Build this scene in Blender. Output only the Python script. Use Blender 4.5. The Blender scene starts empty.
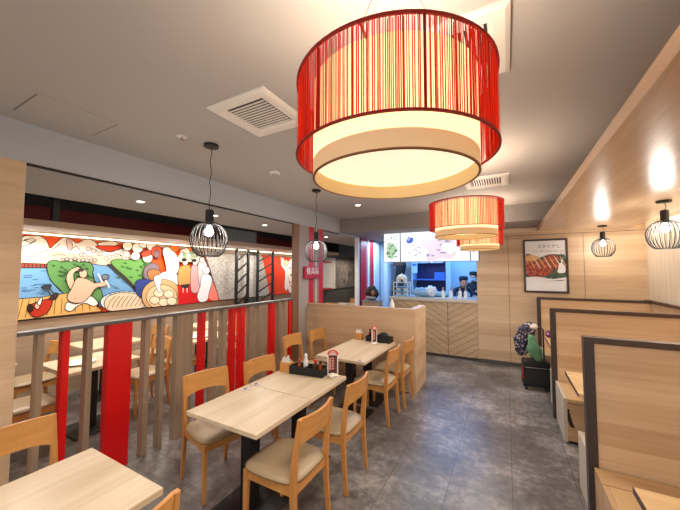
import bpy, bmesh, math, random
from mathutils import Vector, Matrix, noise
random.seed(7)
sc = bpy.context.scene
C = sc.collection
PI = math.pi
# ------------------------------------------------------------------ camera
F_PX = 305.8
YAW, PITCH, ROLL = math.radians(28.546), math.radians(3.008), math.radians(.086)
EYE = Vector((0, 0, 1.75))
FWD = Vector((-math.sin(YAW)*math.cos(PITCH), math.cos(YAW)*math.cos(PITCH), math.sin(PITCH)))
R0 = Vector((math.cos(YAW), math.sin(YAW), 0)); U0 = R0.cross(FWD)
RIGHT = R0*math.cos(ROLL) + U0*math.sin(ROLL); UP = -R0*math.sin(ROLL) + U0*math.cos(ROLL)
cam = bpy.data.objects.new('camera', bpy.data.cameras.new('camera'))
C.objects.link(cam)
cam.data.sensor_width = 36; cam.data.lens = F_PX/680*36
cam.data.clip_start = .05
m = Matrix((RIGHT, UP, -FWD)).transposed().to_4x4(); m.translation = EYE
cam.matrix_world = m
sc.camera = cam

# ------------------------------------------------------------------ materials
def lin(c):
    return tuple(((v/255)/12.92 if v/255 <= .04045 else ((v/255+.055)/1.055)**2.4) for v in c) + (1,)
MATS = {}
def mat(name, rgb, rough=.5, metal=0, emit=0, ergb=None, spec=.5, transl=0):
    if name in MATS: return MATS[name]
    M = bpy.data.materials.new(name); M.use_nodes = True
    b = M.node_tree.nodes['Principled BSDF']
    b.inputs['Base Color'].default_value = lin(rgb)
    b.inputs['Roughness'].default_value = rough
    b.inputs['Metallic'].default_value = metal
    b.inputs['Specular IOR Level'].default_value = spec
    if emit:
        b.inputs['Emission Color'].default_value = lin(ergb or rgb)
        b.inputs['Emission Strength'].default_value = emit
    if transl:
        nt = M.node_tree; t = nt.nodes.new('ShaderNodeBsdfTranslucent'); t.inputs[0].default_value = lin(rgb)
        mx = nt.nodes.new('ShaderNodeMixShader'); mx.inputs[0].default_value = transl
        nt.links.new(b.outputs[0], mx.inputs[1]); nt.links.new(t.outputs[0], mx.inputs[2])
        nt.links.new(mx.outputs[0], nt.nodes['Material Output'].inputs[0])
    MATS[name] = M
    return M
class NT:
    def __init__(s, M): s.M = M; s.t = M.node_tree; s.b = s.t.nodes['Principled BSDF']
    def n(s, typ, **kw):
        x = s.t.nodes.new(typ)
        for k, v in kw.items(): setattr(x, k, v)
        return x
    def l(s, a, b): s.t.links.new(a, b)
    def math(s, op, a, b=None):
        x = s.n('ShaderNodeMath', operation=op)
        for i, v in enumerate((a, b)):
            if v is None: continue
            if hasattr(v, 'links'): s.l(v, x.inputs[i])
            else: x.inputs[i].default_value = v
        return x.outputs[0]
    def coord(s, scale=(1, 1, 1), kind='Object'):
        c = s.n('ShaderNodeTexCoord'); mp = s.n('ShaderNodeMapping'); mp.inputs['Scale'].default_value = scale
        s.l(c.outputs[kind], mp.inputs[0]); return mp.outputs[0]
    def noise(s, v, scale=1, detail=4, rough=.6):
        x = s.n('ShaderNodeTexNoise'); x.inputs['Scale'].default_value = scale
        x.inputs['Detail'].default_value = detail; x.inputs['Roughness'].default_value = rough
        s.l(v, x.inputs['Vector']); return x.outputs['Fac']
    def ramp(s, f, stops):
        r = s.n('ShaderNodeValToRGB'); e = r.color_ramp.elements
        while len(e) < len(stops): e.new(.5)
        for i, (p, c) in enumerate(stops): e[i].position = p; e[i].color = lin(c)
        s.l(f, r.inputs[0]); return r.outputs[0]
    def mix(s, f, a, b, mode='MIX'):
        x = s.n('ShaderNodeMix', data_type='RGBA', blend_type=mode)
        if hasattr(f, 'links'): s.l(f, x.inputs[0])
        else: x.inputs[0].default_value = f
        for i, v in ((6, a), (7, b)):
            if hasattr(v, 'links'): s.l(v, x.inputs[i])
            else: x.inputs[i].default_value = lin(v)
        return x.outputs[2]
def wood(name, c1, c2, axis=0, rough=.45, plank=0, pax=2, fine=1.0, spec=.5):
    """grain along axis; optional plank bands stacked along pax"""
    if name in MATS: return MATS[name]
    M = mat(name, c1, rough, spec=spec); k = NT(M)
    s1 = [26*fine]*3; s1[axis] = 1.1*fine
    s2 = [6*fine]*3; s2[axis] = .6*fine
    f1 = k.noise(k.coord(s1), 1, 5, .65); f2 = k.noise(k.coord(s2), 1, 3, .5)
    f = k.math('ADD', k.math('MULTIPLY', f1, .5), k.math('MULTIPLY', f2, .5))
    if plank:
        sep = k.n('ShaderNodeSeparateXYZ'); k.l(k.coord(), sep.inputs[0])
        w = k.n('ShaderNodeTexWhiteNoise', noise_dimensions='1D')
        k.l(k.math('FLOOR', k.math('DIVIDE', sep.outputs[pax], plank)), w.inputs['W'])
        f = k.math('ADD', k.math('MULTIPLY', f, .82), k.math('MULTIPLY', w.outputs[0], .18))
    k.l(k.ramp(f, [(.32, c2), (.66, c1)]), k.b.inputs['Base Color'])
    return M
OAK = wood('oak_panel', (218, 186, 150), (180, 142, 106), 0, .42, .15)
OAKY = wood('oak_panel_lengthwise', (218, 190, 160), (182, 148, 116), 1, .28)
OAKWALL = wood('oak_wall', (208, 180, 148), (174, 144, 112), 0, .45, .13)
OAKHALF = wood('oak_divider', (214, 182, 148), (182, 146, 112), 0, .42, .12)
OAKTOP = wood('oak_tabletop', (224, 206, 180), (194, 170, 138), 1, .33)
BEECH = wood('beech_chair', (214, 154, 86), (180, 118, 58), 2, .38)
BEECHB = wood('beech_board', (214, 156, 88), (186, 124, 62), 1, .38)
SLAT = wood('taupe_slat', (168, 144, 120), (130, 108, 88), 2, .5)
PILLAR = wood('pillar_laminate', (222, 192, 158), (192, 160, 126), 1, .5)
HEADER = wood('header_laminate', (186, 162, 136), (158, 134, 110), 1, .5)
EDGE = wood('dark_brown_trim', (84, 62, 50), (62, 44, 36), 0, .45)
EDGEV = wood('dark_brown_post', (66, 54, 50), (46, 38, 35), 2, .45)
PAINT = mat('ceiling_paint', (182, 178, 174), .75)
PAINTC = mat('bulkhead_paint', (176, 180, 184), .75)
RED = mat('red_lacquer', (214, 8, 12), .4)
RED2 = mat('red_lacquer_stripe', (196, 20, 36), .4)
BLACK = mat('black_metal', (22, 22, 24), .45)
BLACKM = mat('black_matt', (18, 18, 20), .7)
GREYRAIL = mat('grey_rail', (92, 86, 84), .5)
CUSH = mat('taupe_leatherette', (166, 144, 114), .38)
WHITE = mat('white_plastic', (236, 234, 230), .45)
VENT = mat('vent_white', (232, 226, 218), .5)
VENTD = mat('vent_dark', (58, 54, 52), .8)
CREAM = mat('cream_laminate', (182, 170, 150), .5)
STONE = mat('counter_top_grey', (190, 180, 168), .35)
DARKROOM = mat('dark_room_paint', (58, 54, 52), .7)
DARKRED = mat('shaded_red_wall', (120, 16, 18), .6)  # red wall above the header, its shade put into the darker colour
REDCAP = mat('red_cap', (190, 40, 24), .4)
GLASSY = mat('sauce_brown', (70, 24, 14), .2)
PAPER = mat('paper_white', (240, 238, 234), .7)
# floor
FLOOR = mat('floor_vinyl', (104, 98, 94), .34); k = NT(FLOOR)
co = k.coord()
big = k.noise(co, 1.5, 6, .68); fine = k.noise(co, 15, 5, .7)
f = k.math('ADD', k.math('MULTIPLY', big, .62), k.math('MULTIPLY', fine, .38))
colr = k.ramp(f, [(.37, (70, 64, 61)), (.5, (106, 99, 95)), (.63, (158, 150, 144))])
br = k.n('ShaderNodeTexBrick', offset=.5); k.l(k.coord(), br.inputs['Vector'])
br.inputs['Scale'].default_value = 1; br.inputs['Mortar Size'].default_value = .0035
br.inputs['Brick Width'].default_value = .92; br.inputs['Row Height'].default_value = .46
br.inputs['Color1'].default_value = (1, 1, 1, 1); br.inputs['Color2'].default_value = (.86, .86, .88, 1); br.inputs['Mortar'].default_value = (.45, .44, .43, 1)
mp = [n for n in k.t.nodes if n.type == 'MAPPING'][-1]; mp.inputs['Rotation'].default_value = (0, 0, PI/2)
k.l(k.mix(1, colr, br.outputs[0], 'MULTIPLY'), k.b.inputs['Base Color'])
k.l(k.math('ADD', k.math('MULTIPLY', fine, .22), .24), k.b.inputs['Roughness'])
# chevron counter front : V planks about x = -1.075
CHEV = wood('chevron_oak', (200, 174, 142), (170, 142, 110), 0, .45); k = NT(CHEV)
src = k.b.inputs['Base Color'].links[0].from_socket
sep = k.n('ShaderNodeSeparateXYZ'); k.l(k.coord(), sep.inputs[0])
ax = k.math('ABSOLUTE', k.math('ADD', sep.outputs[0], 1.075))
v = k.math('DIVIDE', k.math('SUBTRACT', sep.outputs[2], k.math('MULTIPLY', ax, .62)), .125)
fr = k.math('FRACT', k.math('ADD', v, 20))
g = k.math('MAXIMUM', k.math('LESS_THAN', fr, .07), k.math('LESS_THAN', ax, .006))
wn = k.n('ShaderNodeTexWhiteNoise', noise_dimensions='1D'); k.l(k.math('FLOOR', v), wn.inputs['W'])
base = k.mix(k.math('MULTIPLY', wn.outputs[0], .25), src, (150, 116, 84))
k.l(k.mix(g, base, (84, 62, 46)), k.b.inputs['Base Color'])
# string curtain of the drum lamps
STRING = mat('lamp_string', (220, 44, 6), .55, transl=.5)
k = NT(STRING)
gi = k.n('ShaderNodeTexCoord'); sx = k.n('ShaderNodeSeparateXYZ'); k.l(gi.outputs['Object'], sx.inputs[0])
ang = k.math('ARCTAN2', sx.outputs[1], sx.outputs[0])
cb = k.n('ShaderNodeCombineXYZ'); k.l(k.math('MULTIPLY', ang, 60), cb.inputs[0]); k.l(k.math('MULTIPLY', sx.outputs[2], 1.5), cb.inputs[1])
nf = k.noise(cb.outputs[0], 1, 3, .7)
cc = k.ramp(nf, [(.34, (110, 8, 4)), (.48, (206, 30, 4)), (.66, (228, 62, 8)), (.8, (214, 92, 40))])
k.l(cc, k.b.inputs['Base Color'])
for nd in k.t.nodes:
    if nd.type == 'BSDF_TRANSLUCENT': k.l(cc, nd.inputs[0])
SHADE = mat('shade_fabric_lit', (250, 226, 184), .7, emit=.6, ergb=(255, 236, 200), transl=.3)  # fabric above the diffuser, its lit glow put into emission
SKIRT = mat('shade_fabric_unlit', (244, 212, 166), .7, emit=.14, ergb=(255, 206, 140))  # same fabric below the diffuser, coloured as its unlit part
SHADEIN = mat('cream_shade_lining', (250, 216, 160), .7)
DISC = mat('lamp_diffuser', (255, 244, 220), .6, emit=.58, ergb=(255, 240, 206))
RIM = mat('lamp_rim', (150, 96, 50), .5)
REDRIM = mat('lamp_red_rim', (150, 14, 8), .5)
BULB = mat('bulb_glow', (255, 250, 240), .4, emit=14, ergb=(255, 246, 232))
DLIGHT = mat('downlight_glow', (255, 250, 240), .4, emit=12, ergb=(255, 240, 222))
LED = mat('led_strip', (255, 240, 214), .4, emit=6, ergb=(255, 224, 180))
def emis(name, rgb, s=1.0):
    return mat(name, tuple(v*.35 for v in rgb), .5, emit=s*.72, ergb=rgb, spec=.2)

# ------------------------------------------------------------------ mesh builder
class MB:
    def __init__(s): s.v = []; s.f = []; s.m = []
    def add(s, vs, fs, mi=0):
        o = len(s.v); s.v += [tuple(p) for p in vs]
        for f in fs: s.f.append([i+o for i in f]); s.m.append(mi)
        return s
    def box(s, a, b, mi=0):
        x0, y0, z0 = [min(p, q) for p, q in zip(a, b)]; x1, y1, z1 = [max(p, q) for p, q in zip(a, b)]
        vs = [(x0, y0, z0), (x1, y0, z0), (x1, y1, z0), (x0, y1, z0), (x0, y0, z1), (x1, y0, z1), (x1, y1, z1), (x0, y1, z1)]
        return s.add(vs, [(3, 2, 1, 0), (4, 5, 6, 7), (0, 1, 5, 4), (1, 2, 6, 5), (2, 3, 7, 6), (3, 0, 4, 7)], mi)
    def sweep(s, pts, sizes, up=(0, 1, 0), mi=0):
        """rectangular section along a path; sizes (w along `up`, d across) per point"""
        vs = []; n = len(pts); u = Vector(up)
        for i, p in enumerate(pts):
            p = Vector(p); t = Vector(pts[min(i+1, n-1)]) - Vector(pts[max(i-1, 0)]); t.normalize()
            d = t.cross(u).normalized(); uu = d.cross(t).normalized()
            w, dd = sizes[i] if isinstance(sizes, list) else sizes
            for a, b in ((-1, -1), (1, -1), (1, 1), (-1, 1)): vs.append(p + uu*a*w/2 + d*b*dd/2)
        fs = [(0, 1, 2, 3), tuple(4*(n-1)+j for j in (3, 2, 1, 0))]
        for i in range(n-1):
            for j in range(4):
                a = 4*i+j; b = 4*i+(j+1) % 4; fs.append((a, a+4, b+4, b))
        return s.add(vs, fs, mi)
    def tube(s, pts, r, n=8, mi=0, closed=False):
        vs = []; N = len(pts); P = [Vector(p) for p in pts]; prev = None
        for i, p in enumerate(P):
            if closed: t = P[(i+1) % N] - P[i-1]
            else: t = P[min(i+1, N-1)] - P[max(i-1, 0)]
            t.normalize()
            if prev is None:
                a = Vector((0, 0, 1)) if abs(t.z) < .9 else Vector((1, 0, 0)); d = t.cross(a).normalized()
            else:
                d = (prev - t*prev.dot(t)).normalized()
            prev = d; e = t.cross(d); rr = r[i] if isinstance(r, (list, tuple)) else r
            for j in range(n):
                q = 2*PI*j/n; vs.append(p + (d*math.cos(q) + e*math.sin(q))*rr)
        fs = []
        for i in range(N if closed else N-1):
            for j in range(n):
                a = i*n+j; b = i*n+(j+1) % n; c = ((i+1) % N)*n
                fs.append((a, b, c+(j+1) % n, c+j))
        if not closed: fs += [tuple(range(n))[::-1], tuple((N-1)*n+j for j in range(n))]
        return s.add(vs, fs, mi)
    def lathe(s, prof, c=(0, 0, 0), n=24, mi=0, sx=1, sy=1):
        vs = []; 
        for r, z in prof:
            for j in range(n):
                q = 2*PI*j/n; vs.append((c[0]+r*sx*math.cos(q), c[1]+r*sy*math.sin(q), c[2]+z))
        fs = []
        for i in range(len(prof)-1):
            for j in range(n):
                a = i*n+j; b = i*n+(j+1) % n; fs.append((a, b, b+n, a+n))
        if prof[0][0] > 1e-6: fs.append(tuple(range(n))[::-1])
        if prof[-1][0] > 1e-6: fs.append(tuple((len(prof)-1)*n+j for j in range(n)))
        return s.add(vs, fs, mi)
    def ring(s, r0, r1, z0, z1, c=(0, 0, 0), n=48, mi=0):
        """hollow cylinder wall"""
        vs = []
        for r, z in ((r0, z0), (r1, z0), (r1, z1), (r0, z1)):
            for j in range(n):
                q = 2*PI*j/n; vs.append((c[0]+r*math.cos(q), c[1]+r*math.sin(q), c[2]+z))
        fs = []
        for i in range(4):
            for j in range(n):
                a = i*n+j; b = i*n+(j+1) % n; d = ((i+1) % 4)*n
                fs.append((a, b, d+(j+1) % n, d+j))
        return s.add(vs, fs, mi)
    def prism(s, poly, h, axis=2, base=0, mi=0):
        """2-D outline extruded h along axis"""
        n = len(poly); vs = []
        for z in (base, base+h):
            for a, b in poly:
                vs.append({2: (a, b, z), 1: (a, z, b), 0: (z, a, b)}[axis])
        fs = [tuple(range(n))[::-1], tuple(range(n, 2*n))] + [(i, (i+1) % n, n+(i+1) % n, n+i) for i in range(n)]
        return s.add(vs, fs, mi)
    def blob(s, c, r, seed=0, amp=.15, nz=10, na=14, mi=0, freq=3.0):
        prof = []; vs = []
        for i in range(nz+1):
            th = PI*i/nz
            for j in range(na):
                ph = 2*PI*j/na
                d = Vector((math.sin(th)*math.cos(ph), math.sin(th)*math.sin(ph), -math.cos(th)))
                kf = 1 + amp*noise.noise(d*freq + Vector((seed*7.1, seed*3.3, 0)))*2
                vs.append((c[0]+d.x*r[0]*kf, c[1]+d.y*r[1]*kf, c[2]+d.z*r[2]*kf))
        fs = []
        for i in range(nz):
            for j in range(na):
                a = i*na+j; b = i*na+(j+1) % na; fs.append((a, b, b+na, a+na))
        return s.add(vs, fs, mi)
    def build(s, name, mats, parent=None, bevel=0, smooth=False, seg=2, loc=None, sub=0, tri=False):
        me = bpy.data.meshes.new(name)
        me.from_pydata(s.v, [], s.f)
        ms = mats if isinstance(mats, (list, tuple)) else [mats]
        for q in ms: me.materials.append(q)
        for p, i in zip(me.polygons, s.m): p.material_index = i
        bm = bmesh.new(); bm.from_mesh(me)
        bmesh.ops.remove_doubles(bm, verts=bm.verts, dist=1e-6)
        if not tri: bmesh.ops.recalc_face_normals(bm, faces=bm.faces)
        bm.to_mesh(me); bm.free()
        if smooth:
            for p in me.polygons: p.use_smooth = True
        o = bpy.data.objects.new(name, me); C.objects.link(o)
        if parent: o.parent = parent
        if loc: o.location = loc
        if bevel:
            b = o.modifiers.new('bevel', 'BEVEL'); b.width = bevel; b.segments = seg; b.limit_method = 'ANGLE'
        if sub:
            b = o.modifiers.new('sub', 'SUBSURF'); b.levels = sub; b.render_levels = sub
        return o
def smooth_by_angle(o, deg=40):
    for p in o.data.polygons: p.use_smooth = True
    bm = bmesh.new(); bm.from_mesh(o.data)
    for e in bm.edges:
        if len(e.link_faces) == 2 and e.calc_face_angle(0) > math.radians(deg): e.smooth = False
    bm.to_mesh(o.data); bm.free(); return o
def tag(o, label, cat, group=None, kind=None):
    o['label'] = label; o['category'] = cat
    if group: o['group'] = group
    if kind: o['kind'] = kind
    return o
def thing(name, label, cat, loc=(0, 0, 0), rz=0, group=None):
    o = bpy.data.objects.new(name, None); C.objects.link(o); o.empty_display_size = .05
    o.location = loc; o.rotation_euler = (0, 0, rz)
    return tag(o, label, cat, group)
def dup(root, loc=None, rz=None, label=None, group=None):
    r = root.copy(); C.objects.link(r)
    def rec(a, b):
        for ch in list(a.children):
            c = ch.copy(); C.objects.link(c); c.parent = b; rec(ch, c)
    rec(root, r)
    if loc is not None: r.location = loc
    if rz is not None: r.rotation_euler = (0, 0, rz)
    if label: r['label'] = label
    if group: r['group'] = group
    return r
def struct(name, mb, mats, label=None, cat=None, **kw):
    o = mb.build(name, mats, **kw); o['kind'] = 'structure'
    if label: o['label'] = label
    if cat: o['category'] = cat
    return o
def text_mesh(body, size, mname, material, depth=.0015, parent=None, loc=(0, 0, 0), rot=(0, 0, 0)):
    cu = bpy.data.curves.new(mname, 'FONT'); cu.body = body; cu.size = size; cu.extrude = depth
    cu.align_x = 'CENTER'; cu.align_y = 'CENTER'
    t = bpy.data.objects.new(mname+'_curve', cu); C.objects.link(t)
    dg = bpy.context.evaluated_depsgraph_get(); dg.update()
    me = bpy.data.meshes.new_from_object(t.evaluated_get(dg)); me.name = mname
    bpy.data.objects.remove(t); bpy.data.curves.remove(cu)
    me.materials.clear(); me.materials.append(material)
    for p in me.polygons: p.material_index = 0
    o = bpy.data.objects.new(mname, me); C.objects.link(o)
    if parent: o.parent = parent
    o.location = loc; o.rotation_euler = rot
    return o
def light(name, typ, loc, energy, color=(1, 1, 1), size=.1, rot=None, **kw):
    d = bpy.data.lights.new(name, typ); d.energy = energy; d.color = color
    if typ in ('POINT', 'SPOT'): d.shadow_soft_size = size
    if typ == 'AREA': d.size = size
    for a, b in kw.items(): setattr(d, a, b)
    o = bpy.data.objects.new(name, d); C.objects.link(o); o.location = loc
    if rot: o.rotation_euler = rot
    return o

# ------------------------------------------------------------------ room shell
XS = -3.06          # line of the slatted partition
YB = 6.58           # back wall / counter front
ZC = 2.83           # main ceiling
ZL = 2.55           # lowered ceilings
struct('floor', MB().box((-6.2, -2.6, -.1), (2.3, 12.2, 0)), FLOOR)
struct('ceiling', MB().box((XS, -2.6, ZC), (2.2, 5.645, ZC+.1)), PAINT)
struct('ceiling_back', MB().box((XS, 5.645, ZL+.005), (2.2, 9.3, ZC+.1)), mat('taupe_tone', (140, 134, 130), .75))  # one even tone, darker than the main ceiling
struct('ceiling_left', MB().box((-4.28, -2.6, 2.54), (XS, 12.2, ZC+.1)), PAINTC)
struct('trim_1', MB().box((XS-.05, -2.6, 2.528), (XS-.012, 5.645, 2.541)), mat('painted_gap_shade', (40, 36, 34), .8))  # thin dark box painting the shadow line under the bulkhead
struct('ceiling_left_recess', MB().box((-5.8, -2.6, 2.98), (-4.28, 12.2, 3.05)), DARKROOM)
struct('wall_left', MB().box((-5.8, -2.6, 0), (-5.62, 12.2, 3.0), 0), [DARKROOM])
struct('trim_2', MB().box((-5.62, .2, 2.32), (-5.59, 7.4, 2.63)), DARKRED)
struct('trim_3', MB().box((-5.62, .2, 0), (-5.585, 9.0, 1.105)), HEADER)
struct('wall_left_far', MB().box((-5.8, 12.2, 0), (-3.0, 12.3, 3.0)), DARKROOM)
struct('trim_4', MB().box((-5.62, .2, 2.24), (-4.5, 8.2, 2.31)), HEADER)
struct('trim_5', MB().box((-5.62, 8.2, 2.24), (-4.5, 12.2, 2.6)), BLACKM)
struct('wall_right', MB().box((1.96, -2.6, 0), (2.1, 6.7, ZC)), None or mat('cream_wallcover', (218, 210, 198), .6))
k = NT(MATS['cream_wallcover']); k.l(k.ramp(k.noise(k.coord((60, 60, .6)), 1, 3, .6), [(.3, (206, 192, 170)), (.7, (236, 226, 208))]), k.b.inputs['Base Color'])
struct('trim_6', MB().box((1.925, -2.6, 0), (1.96, YB, 1.29), 0).box((1.90, -2.6, 1.27), (1.96, YB, 1.305), 1), [OAKWALL, EDGE])
# pillars by the partition
struct('wall_pillar_left', MB().box((-3.32, -.9, 0), (XS, .835, 2.54)), PILLAR, bevel=.003)
struct('wall_pillar_middle', MB().box((-3.09, 4.024, 0), (XS, 4.187, 2.54), 0).box((-3.2, 4.187, 0), (XS, 4.47, 2.54), 1),
       [wood('brown_pillar', (150, 108, 76), (122, 86, 60), 2, .5), mat('grey_pillar', (166, 156, 150), .6)])
def striped(name, ys, x0, x1):
    mb = MB(); cols = []
    for a, b, mt in ys:
        if mt not in cols: cols.append(mt)
        mb.box((x0, a, 0), (x1 - (.004 if mt in (GREYST, WHITEST) else 0), b, 2.54), cols.index(mt))
    return struct(name, mb, cols)
GREYST = mat('grey_stripe', (150, 142, 146), .5); WHITEST = mat('white_stripe', (226, 224, 222), .5); PALE = mat('pale_stripe', (196, 204, 212), .5)
striped('wall_stripes_front', [(4.47, 4.63, RED2), (4.63, 4.70, SLAT), (4.70, 4.735, WHITEST), (4.735, 4.80, SLAT), (4.80, 4.955, RED2)], -3.15, XS)
striped('wall_stripes_back', [(6.5, 6.56, WHITEST), (6.56, 6.63, BLACKM), (6.63, 6.96, RED2), (6.96, 7.06, GREYST), (7.06, 7.15, WHITEST), (7.15, 7.2, GREYST),
                              (7.2, 7.43, RED2), (7.43, 7.53, WHITEST), (7.53, 7.82, PALE), (7.82, 7.96, GREYST), (7.96, 8.2, PALE)], -3.14, -3.04)
# back wall panels with shadow gaps
mb = MB()
mb.box((-.515, YB+.012, 0), (1.96, YB+.14, ZL+.003), 1)
for a, b in ((-.515, .030), (.036, 1.165), (1.171, 1.96)):
    mb.box((a, YB, .07), (b, YB+.012, 2.412), 0)
mb.box((-.515, YB-.004, 2.42), (1.96, YB+.012, ZL+.003), 0)
struct('wall_back', mb, [OAKWALL, mat('gap_dark', (40, 30, 24), .8)])
struct('baseboard_back', MB().box((-.515, YB-.012, 0), (1.92, YB+.011, .069)), mat('skirting_grey', (74, 68, 66), .6))
# half wall (L)
struct('wall_half', MB().box((XS, 4.432, 0), (-1.175, 4.53, 1.195)).box((-1.28, 4.53, 0), (-1.175, 5.08, 1.195)), OAKHALF, bevel=.003)
# soffit over the booths
struct('trim_7', MB().box((.515, -2.6, 2.475), (1.80, YB, ZL+.004)), OAKY)
tag(MB().box((1.799, -2.5, 2.50), (1.82, YB-.05, 2.515)).build('light_strip', LED), 'thin glowing light strip in the gap between the wooden soffit and the cream right wall', 'light strip')
light('cove', 'AREA', (1.88, 2.6, 2.49), 26, (1, .88, .70), .1, (0, 0, 0), shape='RECTANGLE', size_y=7.5)
# kitchen shell
struct('wall_kitchen_back', MB().box((-3.5, 9.1, 0), (2.2, 9.2, ZC)), mat('kitchen_white', (214, 224, 232), .5))
struct('wall_kitchen_left', MB().box((-3.04, 8.2, 0), (-2.94, 9.1, ZL)), MATS['kitchen_white'])
struct('wall_kitchen_right', MB().box((-.30, YB+.14, 0), (-.18, 9.1, ZL)), MATS['kitchen_white'])

# ------------------------------------------------------------------ ceiling fittings
def make_vent(loc, label, rz=0):
    t = thing('air_vent', label, 'vent', loc, rz, 'square ceiling air vents')
    mb = MB(); s = .245; q = .155
    for a in range(4):
        R = Matrix.Rotation(a*PI/2, 3, 'Z')
        vs = [R @ Vector(p) for p in ((-s, -s, 0), (s, -s, 0), (q, -q, 0), (-q, -q, 0), (-s, -s, -.012), (s, -s, -.012), (s-.02, -s+.02, -.02), (-s+.02, -s+.02, -.02), (q+.02, -q-.02, -.02), (-q-.02, -q-.02, -.02), (q, -q, .0), (-q, -q, 0))]
        mb.add(vs, [(0, 1, 5, 4), (4, 5, 6, 7), (7, 6, 8, 9), (9, 8, 10, 11)])
    mb.build('vent_frame', VENT, t)
    MB().box((-q, -q, -.003), (q, q, -.001)).build('backing', VENTD, t)
    n = 11; mb = MB()
    for i in range(n):
        y = -q+.02+(2*q-.04)*i/(n-1)
        mb.box((-q, y-.0065, -.010), (q, y+.0065, -.006))
    mb.build('louvres', VENT, t)
    return t
v = make_vent((-1.468, 1.548, ZC), 'square white air vent left of the nearest big drum lamp')
v2 = dup(v, (-.205, 1.575, ZC), PI/2, 'square white air vent partly hidden behind the top of the nearest drum lamp')
v3 = dup(v, (-.19, 4.02, ZC), PI/2, 'small looking air vent in the ceiling just above the second drum lamp')
def downlight(loc, label, e, col=(1, .9, .78), up=None):
    t = thing('downlight', label, 'ceiling light', loc, 0, 'recessed downlights')
    MB().ring(.036, .05, -.006, 0, n=20).build('trim_ring', WHITE, t)
    MB().lathe([(.036, -.003), (.036, 0)], n=20).build('lens', DLIGHT, t)
    light('downlight_beam', 'SPOT', (loc[0], loc[1], loc[2]-.03), e, col, .04, spot_size=math.radians(130), spot_blend=.9)
    return t
LB = ['first recessed downlight of the left lowered ceiling, above the bathing man of the mural', 'second recessed downlight of the left lowered ceiling, just right of the nearest cage pendant',
      'third recessed downlight of the left lowered ceiling, near the brown pillar', 'farthest recessed downlight of the left lowered ceiling, past the striped wall']
for (x, y), lb in zip(((-3.65, 1.944), (-3.64, 2.952), (-3.64, 3.977), (-3.66, 6.05)), LB): downlight((x, y, 2.54), lb, 34)
downlight((-2.11, 4.492, ZC), 'recessed downlight in the main ceiling in front of the far bulkhead', 22)
t = thing('smoke_detector', 'round white smoke detector on the ceiling between the two left cage pendants', 'smoke detector', (-2.197, 2.549, ZC))
MB().lathe([(.058, 0), (.058, -.014), (.048, -.03), (0, -.032)], n=24).build('housing', WHITE, t, smooth=True)
MB().ring(.026, .034, -.036, -.029, n=20).build('sensor_ring', mat('sensor_grey', (150, 150, 150), .5), t)
t = thing('sprinkler_head', 'small ceiling sprinkler beside the black canopy of the nearest left pendant', 'sprinkler', (-2.27, 1.507, ZC+.001))
MB().lathe([(.04, 0), (.04, -.004), (.022, -.008), (0, -.008)], n=20).build('escutcheon', WHITE, t)
MB().lathe([(.008, -.008), (.008, -.028), (.016, -.03), (.016, -.033), (0, -.033)], n=12).build('deflector', mat('chrome', (180, 178, 174), .25, 1), t)
t = thing('access_panel', 'flat flush access hatch in the left part of the ceiling', 'access hatch', (-2.69, .93, ZC+.001))
MB().box((-.215, -.22, -.004), (.215, .22, 0)).build('hatch_board', PAINT, t)
for a in (-.22, .22): MB().box((-.19, a-.003, -.005), (.19, a+.003, -.0005)).build('edge_gap', mat('gap_grey', (128, 122, 116), .8), t)

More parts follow.
